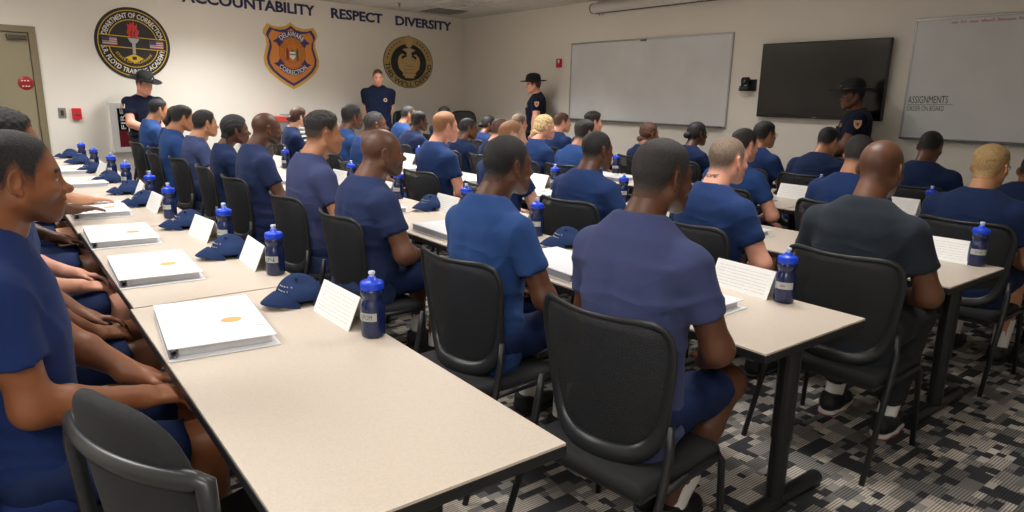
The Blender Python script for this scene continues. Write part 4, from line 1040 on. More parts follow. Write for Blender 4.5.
part('frame', mat('vent_grey', srgb(120, 118, 112), .5), t, lambda b: [add_box(b, c, s, .003) for c, s in (((0, .29, -.006), (.60, .03, .012)), ((0, -.29, -.006), (.60, .03, .012)), ((.285, 0, -.006), (.03, .55, .012)), ((-.285, 0, -.006), (.03, .55, .012)))])
for j in range(6): part('vent_blade', MATS['vent_grey'], t, lambda b: add_box(b, (-.23+j*.092, 0, -.008), (.075, .54, .004), rot=Matrix.Rotation(.5, 3, 'Y')))
t = thing('fire_sprinkler', 'small metal sprinkler head hanging from ceiling above the letters', 'sprinkler', (5.55, 10.33, CZ))
part('escutcheon', MATS['plate_steel'], t, lambda b: add_lathe(b, [(.012, -.012), (.035, -.008), (.038, 0)], 18))
part('head', mat('brass_dark', srgb(70, 62, 50), .4, .6), t, lambda b: (add_lathe(b, [(.010, -.03), (.011, -.01)], 12), add_lathe(b, [(.020, -.058), (.022, -.054), (.004, -.050)], 14), add_tube(b, [(.012, 0, -.03), (.014, 0, -.045), (.004, 0, -.054)], .003, 6), add_tube(b, [(-.012, 0, -.03), (-.014, 0, -.045), (-.004, 0, -.054)], .003, 6)))

# ------------------------------------------------------------------ furniture
def laminate():
    m, nt, b = newmat('table_laminate'); N = nt.nodes; L = nt.links
    tc = N.new('ShaderNodeTexCoord'); n = N.new('ShaderNodeTexNoise'); n.inputs['Scale'].default_value = 180; n.inputs['Detail'].default_value = 4
    L.new(tc.outputs['Object'], n.inputs['Vector']); cr = N.new('ShaderNodeValToRGB'); e = cr.color_ramp.elements
    e[0].position = .35; e[0].color = srgb(198, 183, 167); e[1].position = .65; e[1].color = srgb(204, 191, 176)
    L.new(n.outputs['Fac'], cr.inputs[0]); L.new(cr.outputs[0], b.inputs['Base Color']); b.inputs['Roughness'].default_value = .42; return m
LAM = laminate(); TBK = mat('table_black', srgb(24, 24, 26), .45); TLEG = mat('table_leg_black', srgb(26, 26, 28), .38, bump=.1, bscale=200)
TD, TL, TZ = .655, 1.68, .73
ROWX = [.345, 1.90, 3.315, 4.73, 6.10]; ROWN = ['leftmost', 'second', 'third', 'fourth', 'front']; ORD = ['nearest', 'second', 'third', 'fourth', 'fifth']
def make_table(name_label):
    t = thing('training_table', name_label, 'table', group='classroom tables')
    part('tabletop', LAM, t, lambda b: add_box(b, (0, 0, TZ-.004), (TD-.006, TL-.006, .008), .001))
    part('edge_band', TBK, t, lambda b: add_box(b, (0, 0, TZ-.0205), (TD, TL-.002, .029), .004))
    part('crossbeam', TLEG, t, lambda b: (add_box(b, (0, 0, TZ-.065), (.04, TL-.30, .05), .004)))
    for s in (1, -1):
        lg = part('leg', TLEG, t, lambda b: (add_tube(b, [(0, s*(TL/2-.10), .05), (0, s*(TL/2-.10), TZ-.04)], .034, 18, 1.), add_tube(b, [(0, s*(TL/2-.10), .30), (0, s*(TL/2-.10), TZ-.04)], .039, 18), add_box(b, (0, s*(TL/2-.10), TZ-.045), (.42, .07, .02), .004)))
        part('foot', TLEG, lg, lambda b: (add_tube(b, [(-.30, s*(TL/2-.10), .032), (.30, s*(TL/2-.10), .032)], .030, 16), add_box(b, (-.28, s*(TL/2-.10), .008), (.04, .05, .014), .003), add_box(b, (.28, s*(TL/2-.10), .008), (.04, .05, .014), .003)))
    return t
tab0 = None
for r in range(5):
    for k in range(5):
        lab = '%s table of the %s row of desks counted from the camera' % (ORD[k], ROWN[r]) if k else 'cream black-edged table at the near end of the %s row of desks' % ROWN[r]
        y0 = (1.075 if r == 0 else 1.135)+k*(TL+.006)
        loc = (ROWX[r]+TD/2+(.012 if k % 2 and r == 0 else 0), y0+TL/2, 0)
        if tab0 is None: tab0 = make_table(lab); tab0.location = loc
        else: dup(tab0, loc, 0, lab)
SEATM = mat('chair_fabric', srgb(30, 30, 32), .9, bump=.4, bscale=350); CFR = mat('chair_plastic', srgb(34, 35, 37), .38); CLG = mat('chair_leg', srgb(27, 27, 29), .42)
def mesh_mat():
    m, nt, b = newmat('chair_mesh'); N = nt.nodes; L = nt.links
    b.inputs['Base Color'].default_value = srgb(36, 37, 39); b.inputs['Roughness'].default_value = .6
    tc = N.new('ShaderNodeTexCoord'); ck = N.new('ShaderNodeTexChecker'); ck.inputs['Scale'].default_value = 330; L.new(tc.outputs['Object'], ck.inputs['Vector'])
    mr = N.new('ShaderNodeMapRange'); mr.inputs[3].default_value = .50; mr.inputs[4].default_value = .98; L.new(ck.outputs['Fac'], mr.inputs[0])
    L.new(mr.outputs[0], b.inputs['Alpha']); return m
CMESH = mesh_mat()
BZ0, BZ1 = .440, .905
def back_pt(v, z):
    """point of the curved back: v in -1..1 across, z height"""
    k = (z-BZ0)/(BZ1-BZ0)
    half = .200+.052*min(1, max(0, k*1.35))
    return (-.150-.12*max(z-.46, 0)+.080*v*v, v*half, z+.012*v*v*k)
def loop_pt(a, inset=0.):
    ca, sa = math.cos(a), math.sin(a); n = 7. if sa > 0 else 3.6
    k = (abs(ca)**n+abs(sa)**n)**(-1/n)
    return ca*k*(1-inset), (BZ0+BZ1)/2+(BZ1-BZ0)/2*sa*k*(1-inset)
def chair_mesh_frame(bm):
    n = 64; pts, rs = [], []
    for i in range(n):
        a = 2*PI*i/n; sa = math.sin(a); v, z = loop_pt(a, .03)
        pts.append(back_pt(v, z)); rs.append(.0085+.009*(1-max(0, sa)**2)*(1 if sa > -.2 else 1)+.022*max(0, -sa)**1.5)
    add_tube(bm, pts, rs, 10, .60, closed=True, up=(1, 0, .1))
def make_chair(label):
    t = thing('mesh_chair', label, 'chair', group='black mesh-back classroom chairs')
    bm = bmesh.new(); add_box(bm, (.015, 0, .405), (.46, .47, .055), .022, 3)
    for v in bm.verts:
        if v.co.x > .17: v.co.z -= .028*((v.co.x-.17)/.08)
        v.co.z -= .012*max(0, 1-((v.co.y/.2)**2+((v.co.x)/.2)**2)) if v.co.z > .41 else 0
    bm_obj('seat', bm, SEATM, t, smooth=True, angle=50)
    part('seat_pan', CFR, t, lambda b: add_box(b, (.01, 0, .372), (.42, .45, .022), .006))
    bm = bmesh.new(); chair_mesh_frame(bm); bm_obj('back_frame', bm, CFR, t, smooth=True)
    bm = bmesh.new(); g = []
    for i in range(15):
        row = []
        for j in range(13):
            q = max(abs(i-7)/7, abs(j-6)/6); a_ = math.atan2((j-6)/6, (i-7)/7); v0, z0_ = loop_pt(a_, .04)
            zc_ = (BZ0+BZ1)/2; v, z = v0*q, zc_+(z0_-zc_)*q
            p = back_pt(v, z); row.append(bm.verts.new((p[0]+.004, p[1], p[2])))
        g.append(row)
    for i in range(14):
        for j in range(12): bm.faces.new((g[i][j], g[i+1][j], g[i+1][j+1], g[i][j+1]))
    r = bmesh.ops.extrude_face_region(bm, geom=list(bm.faces))
    for v in [q for q in r['geom'] if isinstance(q, bmesh.types.BMVert)]: v.co.x -= .003
    bm_obj('back_mesh', bm, CMESH, t, smooth=True)
    for s in (1, -1):
        bm = bmesh.new(); add_tube(bm, [(.235, s*.262, 0), (.222, s*.248, .36), (.205, s*.240, .385)], [.0115, .0125, .0125], 12); bm_obj('leg', bm, CLG, t, smooth=True)
        bm = bmesh.new(); add_tube(bm, [(-.305, s*.268, 0), (-.150, s*.262, .40), (-.125, s*.262, .52), (-.118, s*.256, .60)], [.0115, .0135, .0145, .011], 12); bm_obj('leg', bm, CLG, t, smooth=True)
        bm = bmesh.new(); add_tube(bm, [(-.150, s*.256, .392), (.212, s*.243, .378)], .0125, 12); bm_obj('side_rail', bm, CLG, t, smooth=True)
    part('crossbar', CLG, t, lambda b: (add_tube(b, [(-.12, -.245, .382), (-.12, .245, .382)], .010, 10), add_tube(b, [(.17, -.245, .375), (.17, .245, .375)], .010, 10)))
    return t
chair0 = None
def place_chair(x, y, rz, label, z=0):
    global chair0
    if chair0 is None: chair0 = make_chair(label); chair0.location = (x, y, z); chair0.rotation_euler = (0, 0, rz); return chair0
    return dup(chair0, (x, y, z), rz, label)

# ------------------------------------------------------------------ things on the tables
BLU = mat('bottle_navy', srgb(20, 34, 76), .22, spec=.6); LID = mat('bottle_lid_blue', srgb(24, 70, 214), .32); SPT = mat('bottle_spout', srgb(196, 204, 224), .35)
TAPE = mat('tape_silver', srgb(172, 172, 168), .5); INKT = mat('marker_black', srgb(26, 26, 30), .5)
def make_bottle(label, text=None):
    t = thing('water_bottle', label, 'bottle', group='navy water bottles on the desks')
    bm = bmesh.new(); add_lathe(bm, [(r_*1.08, z_*1.03) for r_, z_ in [(.020, 0), (.033, .001), (.0365, .006), (.0372, .02), (.0372, .098), (.036, .108), (.0300, .120), (.0290, .127), (.0310, .134), (.0355, .142), (.0362, .150), (.034, .158), (.030, .163)]], 28); bm_obj('body', bm, BLU, t, smooth=True)
    bm = bmesh.new(); add_lathe(bm, [(r_*1.08, z_*1.03) for r_, z_ in [(.0335, .158), (.0352, .160), (.0352, .178), (.0335, .182), (.024, .186), (.0135, .189), (.0120, .198)]], 28); ld = bm_obj('lid', bm, LID, t, smooth=True)
    bm = bmesh.new()
    for i in range(28):
        a = 2*PI*i/28; add_box(bm, (.0381*math.cos(a), .0381*math.sin(a), .174), (.002, .0028, .015), 0, rot=Matrix.Rotation(a, 3, 'Z'))
    bm_obj('lid_ribs', bm, LID, ld)
    bm = bmesh.new(); add_lathe(bm, [(r_*1.08, z_*1.03) for r_, z_ in [(.0075, .196), (.0080, .206), (.0105, .208), (.0105, .213), (.0085, .216)]], 16); bm_obj('spout', bm, SPT, t, smooth=True, angle=40)
    bm = bmesh.new(); R0 = .0376*1.08; a0, a1 = R_(-205), R_(-98)
    g = [[bm.verts.new((R0*math.cos(a0+(a1-a0)*i/14), R0*math.sin(a0+(a1-a0)*i/14), z)) for z in (.060, .088)] for i in range(15)]
    for i in range(14): bm.faces.new((g[i][0], g[i+1][0], g[i+1][1], g[i][1]))
    lb = bm_obj('tape_label', bm, TAPE, t, smooth=True)
    if text: lettering(lb, text)
    return t
def lettering(lb, text):
    R0 = .0379*1.08; f = lambda x, y: (R0*math.cos(R_(-182)+x/R0), R0*math.sin(R_(-182)+x/R0), .0655+y)
    if text: bm_obj('lettering', text_bm(text, .044, .017, 0, -.0, None, fn=f), INKT, lb); return
    bm = bmesh.new(); x = .006; rows = []
    n = random.randint(5, 9)                      # an illegible marker scribble
    p = [(x+q*.0042, random.uniform(.001, .006) if q % 2 else random.uniform(.010, .016)) for q in range(n)]
    for (xa, ya), (xb, yb) in zip(p, p[1:]):
        dx, dy = xb-xa, yb-ya; l = math.hypot(dx, dy); nx, ny = -dy/l*.0008, dx/l*.0008
        bm.faces.new([bm.verts.new(f(*c)) for c in ((xa-nx, ya-ny), (xb-nx, yb-ny), (xb+nx, yb+ny), (xa+nx, ya+ny))])
    bm_obj('lettering', bm, INKT, lb)
bottle0 = None
def place_bottle(x, y, label, text=None, rz=0.):
    global bottle0
    if bottle0 is None: bottle0 = make_bottle(label); b = bottle0; b.location = (x, y, TZ)
    else: b = dup(bottle0, (x, y, TZ), rz, label)
    return b
CAPM = mat('cap_navy', srgb(34, 50, 86), .9, bump=.3, bscale=400, spec=.15); EMB = mat('cap_embroidery', srgb(176, 178, 184), .8)
def make_cap(label):
    t = thing('baseball_cap', label, 'cap', group='navy caps on the desks')
    def crown(P):
        x, y, z = P[:, 0], P[:, 1], P[:, 2]
        d = ell(P, (-.01, 0, 0), (.102, .090, .100))
        d = d+.012*np.sin(26*x+11*y)+.008*np.sin(34*y+14*x+1)+.018*np.exp(-((x+.03)**2+(y-.02)**2)/.0018)
        d = np.maximum(d, -z+.001)
        inner = ell(P, (-.01, 0, -.004), (.096, .084, .092))
        return np.maximum(d, -np.maximum(inner, z-.02))
    V, F = nets(crown, (-.13, -.10, -.01), (.11, .10, .11), .006); link_mesh('crown', V, F, CAPM, t)
    bm = bmesh.new(); g = []
    for i in range(13):
        row = []
        for j in range(9):
            v = (i-6)/6; u_ = j/8; th = v*1.30; e_ = .066*math.sqrt(max(1-v*v, 0))
            row.append(bm.verts.new(((.070+e_*u_)*math.cos(th*.92)+.006, (.080+.10*e_*u_)*math.sin(th), .014+.046*(1-v*v)-.022*u_*(1-v*v)-.012*u_*u_)))
        g.append(row)
    for i in range(12):
        for j in range(8): bm.faces.new((g[i][j], g[i+1][j], g[i+1][j+1], g[i][j+1]))
    r = bmesh.ops.extrude_face_region(bm, geom=list(bm.faces))
    for v in [q for q in r['geom'] if isinstance(q, bmesh.types.BMVert)]: v.co.z -= .004
    bm_obj('bill', bm, CAPM, t, smooth=True, angle=60)
    bm = bmesh.new()
    for q, (yy, wd_) in enumerate(((-.036, .014), (-.018, .014), (0, .016), (.018, .013), (.035, .012))):
        for zz in (.046, .060):
            P = np.stack([np.linspace(.02, .12, 101), np.full(101, yy), np.full(101, zz)], 1).astype(f32)
            i = int(np.argmax(crown(P) > 0)); add_box(bm, (float(P[i, 0])+.001, yy*.8, zz+.012), (.003, wd_*.5, .005), .001)
    bm_obj('embroidery', bm, EMB, t)
    bm = bmesh.new(); bmesh.ops.create_uvsphere(bm, u_segments=10, v_segments=6, radius=.007, matrix=Matrix.Translation((-.005, 0, .094))); bm_obj('top_button', bm, CAPM, t, smooth=True)
    return t
cap0 = None
def place_cap(x, y, rz, label):
    global cap0
    if cap0 is None: cap0 = make_cap(label); cap0.location = (x, y, TZ); cap0.rotation_euler = (0, 0, rz); return cap0
    return dup(cap0, (x, y, TZ), rz, label)
def printed_mat(name, lines, ink=.55):
    m, nt, b = newmat(name); N = nt.nodes; L = nt.links
    tc = N.new('ShaderNodeTexCoord'); sp = N.new('ShaderNodeSeparateXYZ'); L.new(tc.outputs['UV'], sp.inputs[0])
    def mt(op, a, c=None):
        n = N.new('ShaderNodeMath'); n.operation = op
        for i, v in enumerate((a, c)):
            if v is None: continue
            if hasattr(v, 'links'): L.new(v, n.inputs[i])
            else: n.inputs[i].default_value = v
        return n.outputs[0]
    vy = mt('MULTIPLY', sp.outputs[1], lines); fr = mt('FRACT', vy); row = mt('FLOOR', vy)
    on = mt('MULTIPLY', mt('GREATER_THAN', fr, .36), mt('LESS_THAN', fr, .60))
    inx = mt('MULTIPLY', mt('GREATER_THAN', sp.outputs[0], .07), mt('LESS_THAN', sp.outputs[0], .93)); iny = mt('MULTIPLY', mt('GREATER_THAN', sp.outputs[1], .10), mt('LESS_THAN', sp.outputs[1], .90))
    cb = N.new('ShaderNodeCombineXYZ'); L.new(mt('MULTIPLY', sp.outputs[0], 60), cb.inputs[0]); L.new(mt('MULTIPLY', row, 7.7), cb.inputs[1])
    no = N.new('ShaderNodeTexNoise'); no.inputs['Scale'].default_value = 1; L.new(cb.outputs[0], no.inputs['Vector'])
    f = mt('MULTIPLY', mt('MULTIPLY', mt('MULTIPLY', on, inx), iny), mt('GREATER_THAN', no.outputs['Fac'], .42))
    mx = N.new('ShaderNodeMix'); mx.data_type = 'RGBA'; L.new(mt('MULTIPLY', f, ink), mx.inputs[0]); mx.inputs[6].default_value = srgb(236, 235, 232); mx.inputs[7].default_value = srgb(120, 120, 128)
    L.new(mx.outputs[2], b.inputs['Base Color']); b.inputs['Roughness'].default_value = .7; return m
CARD = printed_mat('card_text', 9, .32); CARDW = mat('card_white', srgb(236, 235, 232), .75)
def uv_quad(name, pts, m, parent):
    me = bpy.data.meshes.new(name); me.from_pydata(pts, [], [(0, 1, 2, 3)]); me.update()
    uv = me.uv_layers.new(name='UVMap')
    for i, c in enumerate(((0, 0), (1, 0), (1, 1), (0, 1))): uv.data[i].uv = c
    me.materials.append(m); o = bpy.data.objects.new(name, me); C.objects.link(o); o.parent = parent; return o
def make_tent(label):
    t = thing('name_tent', label, 'card', group='white folded cards on the desks')
    w, h, d = .29, .112, .050
    for s in (-1, 1):
        bm = bmesh.new(); add_prism(bm, [(s*d, 0), (s*(d-.003), 0), (-.0005*s, h), (.0012*s, h+.001)], -w/2, w/2, 0, Matrix(((1, 0, 0, 0), (0, 0, 1, 0), (0, 1, 0, 0), (0, 0, 0, 1)))); p = bm_obj('card_panel', bm, CARDW, t)
        e = .0006
        a, b2 = (s*(d+e), 0, .001), (s*(.0012+e), 0, h)
        y0, y1 = (w/2, -w/2) if s < 0 else (-w/2, w/2)
        uv_quad('printed_text', [(a[0], y0, a[2]), (a[0], y1, a[2]), (b2[0], y1, b2[2]), (b2[0], y0, b2[2])], CARD, p)
    return t
tent0 = None
def place_tent(x, y, rz, label):
    global tent0
    if tent0 is None: tent0 = make_tent(label); tent0.location = (x, y, TZ); tent0.rotation_euler = (0, 0, rz); return tent0
    return dup(tent0, (x, y, TZ), rz, label)
BWH = mat('binder_white', srgb(232, 233, 236), .35); PAGE = mat('binder_pages', srgb(206, 206, 208), .8, bump=.5, bscale=60); COVT = printed_mat('cover_text', 16, .25)
def make_binder(label):
    t = thing('ring_binder', label, 'binder', group='white ring binders on the desks')
    w, l, h = .315, .50, .040
    part('bottom_cover', BWH, t, lambda b: add_box(b, (.004, -.006, .0025), (w+.008, l+.012, .004), .0015))
    part('pages', PAGE, t, lambda b: add_box(b, (.008, .004, .018), (w-.04, l-.03, .026), .002))
    tc = part('top_cover', BWH, t, lambda b: add_box(b, (0, 0, .0355), (w, l, .004), .0015, rot=Matrix.Rotation(.012, 3, 'Y')))
    part('spine', mat('binder_spine', srgb(150, 152, 158), .4), t, lambda b: add_box(b, (-w/2+.004, 0, .019), (.004, l-.01, .030), .001))
    part('rings', mat('ring_steel', srgb(110, 112, 116), .3, .8), t, lambda b: [add_tube(b, [(-w/2+.016+.010*math.cos(a), yy, .018+.012*math.sin(a)) for a in np.linspace(0, 2*PI, 12, endpoint=False)], .0025, 6, closed=True) for yy in (-l*.36, -l*.48, l*.36)])
    bm = bmesh.new(); disc(bm, .026, .0, .0012, 1.25, 24); o = bm_obj('gold_seal', bm, mat('seal_gold_print', srgb(214, 168, 98), .5), tc); o.location = (.055, -.04, .0372)
    uv_quad('cover_print', [(.115, .06, .0382), (.115, -.14, .0382), (.15, -.14, .0380), (.15, .06, .0380)], COVT, tc)
    return t
binder0 = None
def place_binder(x, y, rz, label):
    global binder0
    if binder0 is None: binder0 = make_binder(label); binder0.location = (x, y, TZ); binder0.rotation_euler = (0, 0, rz); return binder0
    return dup(binder0, (x, y, TZ), rz, label)

# ------------------------------------------------------------------ who sits where
eye_mesh = make_eye_mesh()
BUZZ = {'k': 'buzz', 'side': .0022, 'top': .006, 'fade': .05}
CROP = {'k': 'short', 'side': .004, 'top': .013, 'fade': .05}
SHORTB = {'k': 'curly', 'side': .006, 'top': .016, 'fade': .04}
FLAT = {'k': 'wavy', 'side': .004, 'top': .030, 'fade': .06, 'sd': .55}
SLICK = {'k': 'slick', 'side': .004, 'top': .020, 'fade': .05}
STUB = {'k': 'buzz', 'side': .0012, 'top': .0028, 'fade': .06}
BUN = {'k': 'bun', 'side': .007, 'top': .011}; LOWB = {'k': 'lowbun', 'side': .009, 'top': .014}; PONY = {'k': 'pony', 'side': .007, 'top': .011}; CORN = {'k': 'corn', 'side': .008, 'top': .012}
FEM = {'fem': 1, 'lip': 1.15}
lap = None
def on_table(s, x, y, z=.775): return {s: dict(wr=(x, y, z), pole=(-.3, s*1., -.6), hu=(1, -s*.2, -.05), hw=(0, 0, 1), curl=.45)}
